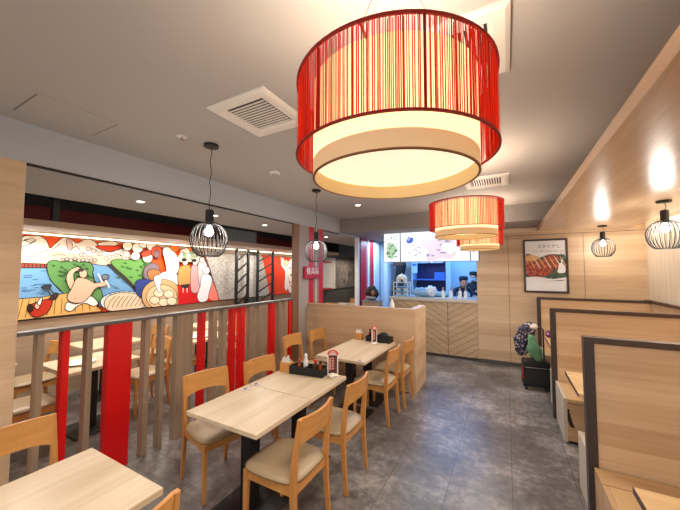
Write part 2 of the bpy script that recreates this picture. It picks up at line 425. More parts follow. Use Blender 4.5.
# ------------------------------------------------------------------ drum lamps
def drum_lamp(loc, label):
    Ro, Ri = .33, .275; zt = .32; zo = .07       # relative to bottom of the inner drum
    t = thing('drum_lamp', label, 'pendant lamp', loc, 0, 'red string drum lamps over the aisle')
    # strings
    mb = MB(); n = 900
    for i in range(n):
        a = 2*PI*(i+random.uniform(-.3, .3))/n
        inner = i % 3 == 2
        w = 2*PI/n*(random.choice((.8, 1.1, 1.4, 1.7)) if inner else random.choice((.8, 1.1, 1.4, 1.6))); b = a+w
        r = Ro - (.016 if inner else 0) + random.uniform(-.002, .002)
        if i % 2:      # ribbon strings turned edge-on: the curtain closes up towards the sides
            mb.add([(q*math.cos(a), q*math.sin(a), z) for z in (zo+.004, zt) for q in (Ro-.0065, Ro-.0065+random.choice((.0012, .002, .0028)))], [(0, 1, 3, 2)]); continue
        mb.add([(r*math.cos(q), r*math.sin(q), z) for z in (zo+(.012 if inner else 0), zt) for q in (a, b)], [(0, 1, 3, 2)])
    st = mb.build('string_curtain', STRING, t); st['kind'] = 'stuff'
    mb = MB()
    mb.ring(Ro-.004, Ro+.003, zt-.008, zt, n=72); mb.ring(Ro-.004, Ro+.003, zo, zo+.006, n=72)
    for kk in range(7):
        a = kk*PI*2/7-1.007
        mb.add([( (Ro-.001)*math.cos(q), (Ro-.001)*math.sin(q), z) for z in (zo, zt) for q in (a-.012, a+.012)], [(0, 1, 3, 2)])
    mb.build('ring_frame', REDRIM, st)
    ish = MB().ring(Ri-.003, Ri, .056, .314, n=72).build('inner_shade', SHADE, t, smooth=False)
    sk = MB().ring(Ri-.003, Ri, 0, .0555, n=72).build('shade_skirt', SKIRT, t)
    MB().ring(Ri-.006, Ri-.0032, .002, .054, n=72).build('shade_lining', SHADEIN, sk)
    MB().ring(Ri-.005, Ri+.0015, -.001, .004, n=72).build('shade_rim', RIM, sk)
    MB().lathe([(Ri-.007, .055), (Ri-.007, .058)], n=72).build('diffuser', DISC, t)
    mb = MB(); H = ZC-loc[2]
    for kk in range(3):
        a = kk*2*PI/3+.6
        mb.tube([(Ro*.96*math.cos(a), Ro*.96*math.sin(a), zt-.004), (.05*math.cos(a), .05*math.sin(a), H-.02)], .0016, 6)
    mb.build('suspension_wires', mat('steel_wire', (170, 166, 160), .35, .8), t)
    mb = MB()
    for kk in range(3):
        a = kk*2*PI/3+.6; mb.tube([(0, 0, zt-.02), (Ro*math.cos(a), Ro*math.sin(a), zt-.006)], .004, 6)
    mb.build('spider', REDRIM, t)
    MB().lathe([(.07, H), (.07, H-.02), (0, H-.024)], n=24).build('canopy', WHITE, t)
    light('drum_glow', 'POINT', (loc[0], loc[1], loc[2]+.27), 12, (1, .94, .87), .14)
    light('drum_down', 'AREA', (loc[0], loc[1], loc[2]+.001), 13, (1, .94, .86), .5, (0, 0, 0), shape='DISK')
    return t
drum_lamp((-.336, 1.0, 2.063), 'largest looking red string drum lamp with cream inner shade, nearest of three')
drum_lamp((-.333, 3.107, 2.075), 'middle red string drum lamp, hanging in front of the lit menu boards')
drum_lamp((-.361, 5.17, 2.08), 'farthest red string drum lamp, partly hidden behind the middle one')

# ------------------------------------------------------------------ cage pendants
def cage_pendant(loc, drop, label, e, group):
    """loc = ceiling point; drop = distance to the top of the socket"""
    t = thing('cage_pendant', label, 'pendant lamp', loc, 0, group)
    MB().lathe([(.06, 0), (.06, -.022), (.0, -.026)], n=24).build('canopy', BLACK, t)
    n = 10; pts = [(.012*math.sin(q*2.2)*(1 if q < n-1 else 0) if drop > .2 else .014*math.sin(PI*q/(n-1)), 0, -.02-(drop-.02)*q/(n-1)) for q in range(n)]
    MB().tube(pts, .0032, 6).build('cord', BLACK, t)
    so = MB().lathe([(.0, -drop), (.030, -drop), (.034, -drop-.01), (.034, -drop-.13), (.0, -drop-.132)], n=20).build('socket', BLACK, t, smooth=False)
    prof = [(.034, -.105), (.06, -.112), (.10, -.135), (.128, -.172), (.144, -.222), (.147, -.262), (.140, -.308), (.122, -.348), (.097, -.378), (.085, -.390)]
    P = []
    for i in range(len(prof)-1):
        for s in range(3):
            u = s/3; P.append((prof[i][0]*(1-u)+prof[i+1][0]*u, prof[i][1]*(1-u)+prof[i+1][1]*u))
    P.append(prof[-1]); mb = MB()
    for kk in range(26):
        a = 2*PI*kk/26
        mb.tube([(r*math.cos(a), r*math.sin(a), z-drop) for r, z in P], 0.0038, 5)
    for r, z in ((.085, -.390), (.036, -.105)):
        mb.tube([(r*math.cos(2*PI*j/32), r*math.sin(2*PI*j/32), z-drop) for j in range(32)], .0042, 6, closed=True)
    mb.build('wire_cage', mat('cage_wire', (46, 44, 46), .4, .3), t, smooth=True)
    MB().lathe([(.0, -.132), (.016, -.134), (.018, -.145), (.030, -.168), (.035, -.188), (.030, -.21), (.015, -.222), (0, -.225)], c=(0, 0, -drop), n=18).build('bulb', BULB, so, smooth=True)
    light('pendant_glow', 'POINT', (loc[0], loc[1], loc[2]-drop-.20), e, (1, .92, .82), .06)
    return t
GL = 'black wire cage pendants along the slatted partition'; GR = 'black wire cage pendants over the booths'
cage_pendant((-2.2, 1.73, ZC), .565, 'black wire cage pendant on a long cord, hanging in front of the mural', 11, GL)
cage_pendant((-2.205, 3.39, ZC), .565, 'black wire cage pendant on a long cord in front of the red striped pillar', 11, GL)
cage_pendant((1.345, 6.2, 2.475), .10, 'black wire cage pendant close under the soffit, right of the framed food poster', 12, GR)
cage_pendant((1.43, 4.3, 2.475), .10, 'black wire cage pendant close under the soffit at the right edge of the photo', 14, GR)

# ------------------------------------------------------------------ slatted partition
t = thing('slatted_partition', 'slatted wooden room divider with taupe and red upright slats under a grey rail', 'partition', (XS, 0, 0))
MB().box((-.085, .835, 1.278), (.012, 4.02, 1.306)).build('top_rail', GREYRAIL, t, bevel=.002)
SL = [(.946, .985, 0), (1.095, 1.14, 1), (1.254, 1.295, 0), (1.407, 1.602, 1), (1.719, 1.766, 0), (1.872, 1.913, 0), (2.039, 2.229, 0), (2.336, 2.389, 1),
      (2.487, 2.553, 0), (2.632, 2.70, 0), (2.778, 2.835, 1), (2.921, 3.0, 1), (3.083, 3.16, 0), (3.25, 3.43, 0), (3.50, 3.60, 1), (3.668, 3.74, 0), (3.824, 3.9, 0), (3.935, 4.0, 1)]
for a, b, r in SL:
    o = MB().box((-.082, a, 0), (0, b, 1.279)).build('slat', RED if r else SLAT, t, bevel=.002)
    if r: o['label'] = 'red painted slat' if b-a < .15 else 'wide red painted slat'
    elif b-a > .15: o['label'] = 'wide taupe slat'

# ------------------------------------------------------------------ furniture
def curve_board(hw, zb, zt, x0, bulge, th, lean):
    mb = MB(); n = 14; vs = []
    for i in range(n+1):
        y = -hw + 2*hw*i/n; q = 1-(y/hw)**2
        xb = x0 - bulge*q; arch = .028*q**.7
        for z in (zb+arch, zt):
            xx = xb - lean*(z-zb)
            vs += [(xx-th/2, y, z), (xx+th/2, y, z)]
    fs = []
    for i in range(n):
        a = 4*i; b = a+4
        fs += [(a, b, b+2, a+2), (a+1, a+3, b+3, b+1), (a, a+1, b+1, b), (a+2, b+2, b+3, a+3)]
    fs += [(0, 2, 3, 1), (4*n, 4*n+1, 4*n+3, 4*n+2)]
    return mb.add(vs, fs)
def make_chair(label, loc, rz, group):
    t = thing('dining_chair', label, 'chair', loc, rz, group)
    # cushion : domed, rounded plan
    mb = MB(); N = 12; vs = []
    for layer in (0, 1):
        for i in range(N+1):
            for j in range(N+1):
                u = -1+2*i/N; w = -1+2*j/N
                sq = max(abs(u), abs(w)); rr = (abs(u)**5+abs(w)**5)**(1/5) or 1
                kf = sq/rr if rr else 1
                hw = .222 if u > 0 else .222-.016*(-u)
                x = .012+u*kf*.222; y = w*kf*hw
                e = 1-sq**6
                vs.append((x, y, (.428 + .012*(1-e) if layer == 0 else .452 + .030*e*(1-.25*(u*u+w*w)/2))))
    M1 = (N+1)*(N+1); fs = []
    for i in range(N):
        for j in range(N):
            a = i*(N+1)+j; q = (a, a+N+1, a+N+2, a+1)
            fs.append(q[::-1]); fs.append(tuple(z+M1 for z in q))
    edge = [i*(N+1) for i in range(N+1)] + [N*(N+1)+j for j in range(1, N+1)] + [i*(N+1)+N for i in range(N-1, -1, -1)] + [j for j in range(N-1, 0, -1)]
    for i in range(len(edge)):
        a, b = edge[i], edge[(i+1) % len(edge)]; fs.append((a, a+M1, b+M1, b))
    mb.add(vs, fs).build('seat', CUSH, t, smooth=True)
    mb = MB()
    for s in (-1, 1): mb.box((-.185, s*.188-.011, .372), (.19, s*.188+.011, .430))
    mb.box((.178, -.18, .372), (.2, .18, .430)); mb.box((-.2, -.18, .372), (-.178, .18, .430))
    mb.build('seat_frame', BEECHB, t, bevel=.002)
    for s in (-1, 1):
        MB().sweep([(.2, s*.192, 0), (.195, s*.19, .3), (.19, s*.188, .432)], [(.024, .026), (.032, .036), (.036, .042)]).build('front_leg', BEECH, t, bevel=.004)
        MB().sweep([(-.222, s*.192, 0), (-.196, s*.19, .28), (-.19, s*.19, .44), (-.205, s*.19, .62), (-.238, s*.19, .845)], [(.024, .028), (.03, .038), (.032, .044), (.03, .036), (.026, .024)]).build('rear_leg', BEECH, t, bevel=.004)
    curve_board(.182, .665, .845, -.207, .035, .022, .14).build('backrest', BEECHB, t, bevel=.004)
    return t
GLc = 'beech chairs along the wall side of the tables'; GRc = 'beech chairs along the aisle side of the tables'
ch = make_chair('beech chair on the wall side of the joined tables, nearer of its two, turned slightly', (-2.185, 1.845, 0), math.radians(-14), GLc)
dup(ch, (-2.05, 2.43, 0), math.radians(-4), 'second beech chair on the wall side of the joined tables, beside two packets')
dup(ch, (-2.47, 3.545, 0), 0, 'beech chair on the wall side of the far table, behind the napkin box')
dup(ch, (-2.38, 4.05, 0), 0, 'beech chair in the corner between slatted divider and low wooden wall')
dup(ch, (-2.31, .69, 0), 0, 'beech chair at the left photo edge, only its backrest seen behind the nearest table')
dup(ch, (-1.365, 1.755, 0), PI, 'beech chair on the aisle side nearest the camera, whole taupe seat in view', GRc)
dup(ch, (-1.36, 2.395, 0), PI, 'second beech chair on the aisle side, at the table end with the black caddy', GRc)
dup(ch, (-1.43, 3.56, 0), PI, 'third beech chair on the aisle side, at the near half of the far table', GRc)
dup(ch, (-1.40, 4.09, 0), PI, 'last beech chair on the aisle side, tucked next to the low wooden wall', GRc)
dup(ch, (-1.455, .64, 0), PI, 'beech chair at the bottom left, only a corner of its backrest above the nearest table', GRc)

def make_table(label, loc, w, d, group, cols=((0, 0),)):
    t = thing('dining_table', label, 'table', loc, 0, group)
    MB().box((-w/2, -d/2, .708), (w/2, d/2, .74)).build('tabletop', OAKTOP, t, bevel=.004)
    for cx, cy in cols:
        MB().box((cx-.05, cy-.05, .02), (cx+.05, cy+.05, .706)).build('pedestal', BLACK, t, bevel=.006)
        MB().box((cx-.22, cy-.21, 0), (cx+.22, cy+.21, .018)).build('base_plate', BLACK, t, bevel=.006)
        MB().box((cx-.16, cy-.16, .696), (cx+.16, cy+.16, .707)).build('mounting_plate', BLACK, t)
    return t
GT = 'oak topped pedestal tables in the row by the divider'
make_table('oak table with black pedestal at the bottom left corner, nothing on it', (-1.77, .605, 0), .68, .61, GT)
make_table('nearer of the two joined oak tables, with two small packets at its far left corner', (-1.716, 1.757, 0), .678, .60, GT)
make_table('farther of the two joined oak tables, carrying the black condiment caddy', (-1.716, 2.363, 0), .678, .60, GT)
make_table('long oak table against the low wooden wall', (-1.722, 3.70, 0), .64, 1.10, GT, ((0, -.25), (0, .27)))

# ------------------------------------------------------------------ booths
GP = 'dark framed wooden booth dividers'
def partition(y, label):
    t = thing('booth_partition', label, 'booth divider', (0, y, 0), 0, GP)
    MB().box((.508, -.024, 0), (1.925, .024, 1.262)).build('panel', OAK, t)
    MB().box((.452, -.036, 0), (.508, .036, 1.262)).build('end_post', EDGEV, t, bevel=.002)
    MB().box((.452, -.036, 1.262), (1.925, .036, 1.302)).build('top_cap', EDGE, t, bevel=.002)
    return t
partition(2.70, 'nearest dark framed booth divider, filling the right edge of the photo')
partition(4.55, 'middle dark framed booth divider with a bench in front of it')
partition(6.40, 'farthest booth divider, standing close to the back wall under the poster')
BENCHF = wood('bench_front', (192, 156, 116), (164, 128, 90), 0, .45)
BENCHT = mat('bench_pad', (186, 152, 108), .5)
def bench(y0, y1, front, label, chip=False, back=0):
    t = thing('booth_bench', label, 'bench', (0, 0, 0), 0, 'wooden booth benches')
    MB().box((.512, y0, .03), (1.92, y1, .405)).build('bench_box', BENCHF, t)
    MB().box((.482, y0-.002, .012), (.5115, y1+.002, .45)).build('end_panel', BENCHF if back else CREAM, t, bevel=.002)
    if back: MB().box((.482, y1+.008, .012), (1.92, back, .45)).build('back_box', BENCHF, t)
    MB().box((.512, y0-.006, .406), (1.92, y1+.006, .45)).build('seat_pad', BENCHT, t, bevel=.008)
    MB().box((.53, y0+.02, 0), (1.9, y1-.02, .03)).build('plinth', BLACKM, t)
    if chip:
        P = [(x_-.004 if x_ < .53 else .516+(x_-.516)*.62, z_) for x_, z_ in [(.516, .34), (.525, .35), (.54, .335), (.535, .31), (.548, .30), (.552, .27), (.566, .25), (.57, .225), (.585, .20), (.6, .17), (.575, .165), (.55, .17), (.53, .19), (.52, .22), (.516, .26)]]
        MB().prism(P, .002, 1, y0-.003).build('chipped_patch', mat('chip_dark', (52, 26, 18), .8), t)['label'] = 'dark chipped veneer'
    return t
bench(2.02, 2.47, -1, 'wooden bench on the near side of the nearest booth divider, at the bottom right', back=2.66)
bench(2.74, 3.19, 1, 'wooden bench behind the nearest booth divider, only its pale end seen beside the post')
bench(3.93, 4.51, -1, 'wooden bench with a chipped dark patch, in front of the middle booth divider', True)
bench(4.59, 5.04, 1, 'wooden bench hidden behind the middle booth divider')
bench(5.78, 6.36, -1, 'wooden bench in front of the farthest booth divider, beside the suitcase')
def booth_table(y0, y1, label):
    t = thing('booth_table', label, 'table', (0, 0, 0), 0, 'wooden booth tables')
    MB().box((.50, y0, .71), (1.9, y1, .74), 0).build('tabletop', [wood('booth_tabletop', (220, 188, 142), (192, 154, 110), 0, .35)], t, bevel=.003)
    MB().box((.4965, y0, .709), (.4995, y1, .739)).build('edge_band', EDGE, t)
    for x in (.8, 1.6):
        MB().box((x-.04, (y0+y1)/2-.04, .02), (x+.04, (y0+y1)/2+.04, .709)).build('pedestal', BLACK, t)
        MB().box((x-.18, (y0+y1)/2-.18, 0), (x+.18, (y0+y1)/2+.18, .018)).build('base_plate', BLACK, t)
    return t
booth_table(1.36, 1.97, 'wooden booth table at the bottom right corner of the photo')
booth_table(3.22, 3.876, 'wooden booth table between the nearest and middle dividers, with white tableware on it')
booth_table(5.07, 5.75, 'wooden booth table between the middle and farthest dividers')

# ------------------------------------------------------------------ table items
def napkin_box(loc, label, rz=0):
    t = thing('napkin_box', label, 'napkin holder', loc, rz, 'wooden napkin boxes')
    MB().box((-.055, -.045, 0), (.055, .045, .092)).build('box_body', BEECHB, t, bevel=.003)
    mb = MB(); n = 9
    for q in range(3):
        vs = []
        for i in range(n):
            x = -.05+.1*i/(n-1)
            for z in (0, 1):
                vs.append((x*(1-.25*z), (q-1)*.02+.016*z*math.sin(i*1.3+q), .090+z*(.042+.016*math.sin(i*.9+q*2))))
        mb.add(vs, [(2*i, 2*i+2, 2*i+3, 2*i+1) for i in range(n-1)])
    mb.build('napkin', PAPER, t, smooth=True)
    return t
nb = napkin_box((-1.975, 2.51, .7405), 'light wooden napkin box on the joined tables, left of the black caddy', .1)
dup(nb, (-1.95, 4.19, .7405), 0, 'light wooden napkin box on the far table, against the low wooden wall')
def caddy(loc, label, w=.36, d=.15, h=.075):
    t = thing('condiment_caddy', label, 'caddy', loc, .12, 'black condiment caddies')
    MB().box((-w/2, -d/2, 0), (w/2, d/2, .008)).build('tray_floor', BLACKM, t)
    mb = MB()
    for s in (-1, 1):
        mb.box((-w/2, s*(d/2-.004)-.004, .008), (w/2, s*(d/2-.004)+.004, h)); mb.box((s*(w/2-.004)-.004, -d/2+.008, .008), (s*(w/2-.004)+.004, d/2-.008, h))
    mb.build('tray_sides', BLACKM, t)
    MB().box((-.03, -d/2+.008, .008), (-.024, d/2-.008, h-.01)).build('divider', BLACKM, t)
    return t
cd = caddy((-1.735, 2.555, .7405), 'long black condiment caddy on the joined tables')
cd2 = dup(cd, (-1.63, 4.185, .7405), 0, 'black condiment caddy on the far table against the low wooden wall')
def bottle(loc, label, body, cap, h=.13, r=.022, group='bottles in the black caddies'):
    t = thing('sauce_bottle', label, 'bottle', loc, 0, group)
    MB().lathe([(0, 0), (r, 0), (r, h*.55), (r*.5, h*.74), (r*.45, h*.80), (0, h*.80)], n=16).build('body', body, t, smooth=True)
    MB().lathe([(r*.62, h*.79), (r*.62, h*.95), (r*.3, h), (0, h)], n=14).build('cap', cap, t)
    return t
bz = .7495
bottle((-1.85, 2.55, bz), 'red capped sauce bottle at the left end of the black caddy', mat('amber', (150, 60, 20), .15), REDCAP, .12)
bottle((-1.785, 2.57, bz), 'white capped shaker in the black caddy, taller than its neighbours', WHITE, WHITE, .175, .024)
bottle((-1.66, 2.55, bz), 'dark soy bottle with brown red cap in the middle of the black caddy', GLASSY, REDCAP, .14, .026)
bottle((-1.615, 2.57, bz), 'small amber bottle at the right part of the black caddy', MATS['amber'], GLASSY, .12)
bottle((-1.77, 4.18, bz), 'dark bottle at the left in the far table caddy', GLASSY, BLACK, .16, .024)
bottle((-1.70, 4.19, bz), 'dark rounded bottle second from left in the far table caddy', GLASSY, BLACK, .15, .03)
def blackpouch(loc):
    return tag(MB().blob((0, 0, .055), (.085, .045, .062), 3, .1).build('cutlery_case', BLACKM, loc=loc, smooth=True), 'black rounded case lying in the caddy on the far table', 'case')
blackpouch((-1.565, 4.19, .757))
def menu_stand(loc, label, rz):
    t = thing('menu_stand', label, 'menu card', loc, rz, 'upright table menu stands')
    MB().box((-.05, -.03, 0), (.05, .03, .012)).build('foot', WHITE, t, bevel=.003)
    mb = MB(); w, h, q = .052, .205, .010
    mb.box((-w, -.004, .012), (-w+q, .004, h)).box((w-q, -.004, .012), (w, .004, h)).box((-w+q, -.004, .012), (w-q, .004, .012+q)).box((-w+q, -.004, h-q), (w-q, .004, h))
    mb.build('frame', WHITE, t)
    cd_ = MB().box((-w+q, -.002, .022), (w-q, .002, h-q)).build('card', mat('card_dark', (92, 40, 38), .5), t)
    P = [(-.052, .2)] + [(.056*math.cos(a), .2+.045*math.sin(a)) for a in [PI*i/10 for i in range(10, -1, -1)]] + [(.052, .2)]
    hd_ = MB().prism(P[1:-1], .008, 1, -.0045).build('header', mat('card_red', (206, 48, 40), .5), t)
    mb = MB()
    for z, ww in ((.228, .022), (.216, .034), (.206, .034)):
        mb.box((-ww, -.0056, z-.0025), (ww, -.0044, z+.0025))
    mb.build('header_print', PAPER, hd_)
    mb = MB()
    for i in range(5): mb.box((-.012, -.0032, .06+i*.024), (.012, -.0021, .076+i*.024))
    mb.box((-.034, -.0032, .05), (-.02, -.0021, .17))
    mb.build('card_print', mat('print_pale', (220, 150, 140), .6), cd_)
    return t
ms = menu_stand((-1.50, 2.615, .7405), 'red topped white menu stand at the end of the joined tables', .45)
dup(ms, (-1.645, 4.03, .7405), 1.25, 'thin menu stand seen nearly edge on, on the far table')
t = thing('sauce_dish', 'small white cup at the foot of the red topped menu stand', 'cup', (-1.465, 2.545, .7405))
MB().lathe([(0, 0), (.022, 0), (.036, .03), (.038, .036), (.034, .036), (.022, .008), (0, .006)], n=20).build('bowl', WHITE, t, smooth=True)
MB().lathe([(0, .026), (.032, .027), (.02, .045), (0, .05)], n=16).build('contents', mat('cup_fill', (226, 214, 196), .6), t)
def packet(loc, rz, label):
    t = thing('wipe_packet', label, 'packet', loc, rz, 'wipe packets on the tables')
    sa_ = MB().box((-.035, -.02, 0), (.035, .02, .008)).build('sachet', mat('packet_pale', (214, 200, 206), .4), t, bevel=.003)
    MB().box((-.022, -.014, .0082), (.008, .014, .0088)).build('print', mat('packet_print', (74, 60, 96), .5), sa_)
    return t
pk = packet((-1.97, 1.955, .7405), .5, 'pale packet at the table seam, nearer of the pair')
dup(pk, (-1.975, 2.085, .7405), .9, 'pale packet just past the table seam, farther of the pair')
dup(pk, (-1.47, 3.185, .7405), .0, 'pale packet at the near right corner of the far table')
t = thing('seasoning_bottle', 'small white bottle standing on top of the low wooden wall', 'bottle', (-1.537, 4.48, 1.1955))
MB().lathe([(0, 0), (.037, 0), (.037, .03), (.022, .09), (.014, .1), (0, .1)], n=18).build('body', WHITE, t, smooth=True)
MB().lathe([(.016, .1), (.014, .125), (0, .128)], n=14).build('cap', WHITE, t)
t = thing('plate', 'white plate on the booth table behind the nearest divider', 'plate', (.72, 3.55, .7405))
MB().lathe([(0, 0), (.06, 0), (.10, .014), (.102, .018), (.06, .006), (0, .005)], n=28).build('dish', WHITE, t, smooth=True)
MB().ring(.085, .095, .0135, .0165, n=28).build('grey_band', mat('band_grey', (120, 122, 130), .4), t)
t = thing('napkin_box', 'dark small box on the booth table behind the nearest divider', 'napkin holder', (.66, 3.36, .7405))
MB().box((-.06, -.05, 0), (.06, .05, .012)).build('base', mat('tray_pale', (170, 160, 160), .5), t, bevel=.003)
MB().box((-.04, -.03, .0122), (.04, .03, .05)).build('box_body', mat('box_brown', (90, 60, 52), .5), t, bevel=.004)

# ------------------------------------------------------------------ suitcase and clothes
t = thing('suitcase', 'black wheeled suitcase standing by the farthest booth, with clothes over its handle', 'suitcase', (.345, 5.5, 0), .12)
MB().box((-.17, -.11, .05), (.17, .11, .43)).build('case_body', mat('case_black', (20, 20, 22), .5), t, bevel=.03, seg=3)
MB().box((-.145, -.122, .1), (.145, -.11, .30)).build('front_pocket', mat('case_black2', (30, 30, 33), .6), t, bevel=.01); fp = [o for o in t.children if o.name.startswith('front_pocket')][0]
MB().tube([(-.15, -.115, .33), (-.12, -.126, .335), (.12, -.126, .335), (.15, -.115, .33)], .006, 6).build('zip', mat('zip_grey', (140, 140, 140), .4, .6), fp)
for x in (-.14, .14):
    for y in (-.08, .08):
        MB().tube([(x-.014, y, .03), (x+.014, y, .03)], .03, 14).build('wheel', BLACK, t)
MB().box((-.18, -.10, .16), (-.168, -.03, .33)).build('red_tag', mat('tag_red', (150, 26, 26), .5), t)
mb = MB(); mb.tube([(-.035, .05, .42), (-.035, .05, .87), (-.02, .05, .89), (.11, .05, .89), (.125, .05, .87), (.125, .05, .42)], .010, 8)
mb.build('pull_handle', BLACK, t, smooth=True)
def cloth(name, prof, seed, mats, loc, label, cat):
    """hanging garment: stacked wobbling sections (z, rx, ry, ox)"""
    mb = MB(); na = 44; vs = []; pr = []
    for i in range(len(prof)-1):
        for q in range(4): pr.append(tuple(prof[i][c]*(1-q/4)+prof[i+1][c]*q/4 for c in range(4)))
    prof = pr+[prof[-1]]
    for z, rx, ry, ox in prof:
        for j in range(na):
            a = 2*PI*j/na
            kf = 1+.17*math.sin(a*6+seed+z*5+1.5*math.sin(z*9))+.42*noise.noise(Vector((math.cos(a)*1.5, math.sin(a)*1.5, z*9+seed)))
            vs.append((ox+rx*math.cos(a)*kf, ry*math.sin(a)*kf, z+(.045*noise.noise(Vector((math.cos(a)*2.2, math.sin(a)*2.2, seed*3.7))) if z < -.3 else 0)))
    fs = [tuple(range(na))[::-1], tuple((len(prof)-1)*na+j for j in range(na))]
    for i in range(len(prof)-1):
        for j in range(na):
            a = i*na+j; b = i*na+(j+1) % na; fs.append((a, b, b+na, a+na))
    o = mb.add(vs, fs).build(name, mats, loc=loc, smooth=True)
    return tag(o, label, cat)
PATT = mat('patterned_cloth', (50, 48, 70), .8); k = NT(PATT)
vo = k.n('ShaderNodeTexVoronoi'); vo.inputs['Scale'].default_value = 48; k.l(k.coord(), vo.inputs['Vector'])
rr = k.n('ShaderNodeValToRGB'); rr.color_ramp.interpolation = 'CONSTANT'; e = rr.color_ramp.elements
for i, (p, c) in enumerate([(0, (34, 34, 48)), (.45, (52, 54, 84)), (.62, (176, 166, 170)), (.78, (40, 38, 50)), (.9, (120, 92, 100))]):
    if i >= 2: e.new(p)
    e[i].position = p; e[i].color = lin(c)
sp = k.n('ShaderNodeSeparateXYZ'); k.l(vo.outputs['Color'], sp.inputs[0]); k.l(sp.outputs[0], rr.inputs[0]); k.l(rr.outputs[0], k.b.inputs['Base Color'])
cloth('jacket', [(-.44, .05, .04, -.06), (-.38, .09, .06, -.05), (-.24, .115, .075, -.03), (-.12, .12, .08, .01), (-.03, .10, .08, .045), (.025, .065, .06, .06), (.05, .03, .03, .06)], 1, PATT, (.235, 5.47, .935), 'dark patterned jacket hung over the suitcase handle', 'jacket')
cloth('scarf', [(-.33, .03, .02, .05), (-.28, .07, .035, .03), (-.16, .075, .05, .01), (-.05, .055, .05, -.02), (.02, .035, .04, -.03), (.035, .015, .02, -.03)], 4, mat('green_cloth', (92, 140, 104), .8), (.325, 5.375, .775), 'green cloth bag hanging in front of the suitcase handle', 'cloth')
tag(MB().blob((0, 0, 0), (.055, .045, .045), 5, .15).build('plush_toy', mat('plush_white', (222, 206, 196), .9), loc=(.335, 5.43, .925), smooth=True), 'small off white soft roll on top of the patterned jacket', 'toy')
t = thing('floral_pouch', 'small purple and white pouch at the end of the farthest booth table', 'pouch', (.55, 5.66, .7405))
MB().blob((0, 0, .055), (.05, .035, .055), 2, .1).build('pouch_body', mat('purple_cloth', (112, 48, 110), .8), t, smooth=True)
MB().blob((-.02, -.028, .06), (.018, .014, .018), 2, .1, 6, 8).build('flower', mat('pink_cloth', (226, 170, 200), .8), t, smooth=True)

# ------------------------------------------------------------------ poster
t = thing('framed_poster', 'dark framed food poster of glazed meat and greens on the wooden back wall', 'poster', (.612, YB, 1.85))
w, h, q = .335, .48, .032
mb = MB(); mb.box((-w, -.028, -h), (-w+q, 0, h)).box((w-q, -.028, -h), (w, 0, h)).box((-w+q, -.028, -h), (w-q, 0, -h+q)).box((-w+q, -.028, h-q), (w-q, 0, h))
mb.build('frame', EDGEV, t, bevel=.003)
FOOD = mat('print_food', (150, 50, 24), .35); k = NT(FOOD)
n1 = k.noise(k.coord((20, 20, 26)), 1, 6, .8)
k.l(k.ramp(n1, [(.32, (60, 18, 12)), (.45, (122, 34, 16)), (.55, (176, 74, 36)), (.68, (222, 140, 90))]), k.b.inputs['Base Color'])
GREENS = mat('print_greens', (46, 66, 50), .35); k = NT(GREENS)
k.l(k.ramp(k.noise(k.coord((9, 9, 20)), 1, 5, .7), [(.35, (22, 30, 26)), (.55, (64, 88, 66)), (.7, (140, 156, 136))]), k.b.inputs['Base Color'])
PWHITE = mat('print_ground', (222, 220, 222), .3); PYEL = mat('print_noodle', (214, 160, 96), .35); PBLK = mat('print_ink', (34, 30, 32), .5)
mb = MB(); mb.box((-w+q, -.012, -h+q), (w-q, -.004, h-q), 0)
def pblob(mb, pts, layer, mi):
    n = len(pts); y = -.0122-.0006*layer
    P = []
    for i in range(n):
        p0, p1, p2, p3 = pts[i-1], pts[i], pts[(i+1) % n], pts[(i+2) % n]
        for s in range(4):
            u = s/4
            P.append(tuple(.5*((2*p1[a])+(-p0[a]+p2[a])*u+(2*p0[a]-5*p1[a]+4*p2[a]-p3[a])*u*u+(-p0[a]+3*p1[a]-3*p2[a]+p3[a])*u**3) for a in (0, 1)))
    mb.add([(a, y, b) for a, b in P], [tuple(range(len(P)))], mi)
pblob(mb, [(-.3, .18), (-.22, .21), (-.1, .15), (.05, .2), (.2, .2), (.3, .16), (.3, -.22), (.1, -.27), (-.15, -.25), (-.3, -.2)], 1, 2)
pblob(mb, [(-.3, .17), (-.2, .2), (-.08, .14), (-.16, .10), (-.3, .08)], 2, 3)
pblob(mb, [(-.3, .06), (-.2, .09), (-.02, .10), (.06, .02), (.12, -.04), (.05, -.16), (-.1, -.2), (-.26, -.18), (-.3, -.08)], 3, 1)
pblob(mb, [(-.02, .16), (.1, .19), (.2, .15), (.18, .05), (.08, .02), (0, .08)], 4, 1)
pblob(mb, [(.1, .04), (.2, .06), (.24, -.02), (.16, -.06), (.1, -.03)], 5, 1)
for i in range(7):
    x = -.26+i*.08; pblob(mb, [(x, .15), (x+.012, .15), (x+.1, -.02), (x+.088, -.03)], 6, 4 if i % 2 else 3)
pblob(mb, [(-.3, -.21), (-.1, -.2), (.1, -.235), (.3, -.2), (.3, -.24), (0, -.27), (-.3, -.25)], 7, 0)
# pale figure shaped mark at the right of the print
pblob(mb, [(.2, .02), (.235, .06), (.225, .1), (.26, .1), (.25, .05), (.29, -.02), (.28, -.12), (.18, -.12), (.19, -.04)], 8, 0)
pr_ = mb.build('print', [PWHITE, FOOD, GREENS, PYEL, mat('print_leek', (206, 206, 186), .4)], t, tri=True)
text_mesh('スタミナし', .072, 'title', PBLK, .0006, pr_, (.06, -.0175, .345), (PI/2, 0, 0))
mb = MB()
for i in range(13):
    x = -.17+i*.035; mb.box((x, -.0142, .262+.008*(i % 3)), (x+.014, -.0134, .276)); mb.box((x+.005, -.0142, .25), (x+.02, -.0134, .256+.006*(i % 2)))
for i in range(3): mb.box((.22, -.0142, .22-.03*i), (.255, -.0134, .226-.03*i)); mb.box((.235, -.0142, .205-.03*i), (.241, -.0134, .228-.03*i))
mb.build('small_print', PBLK, pr_)

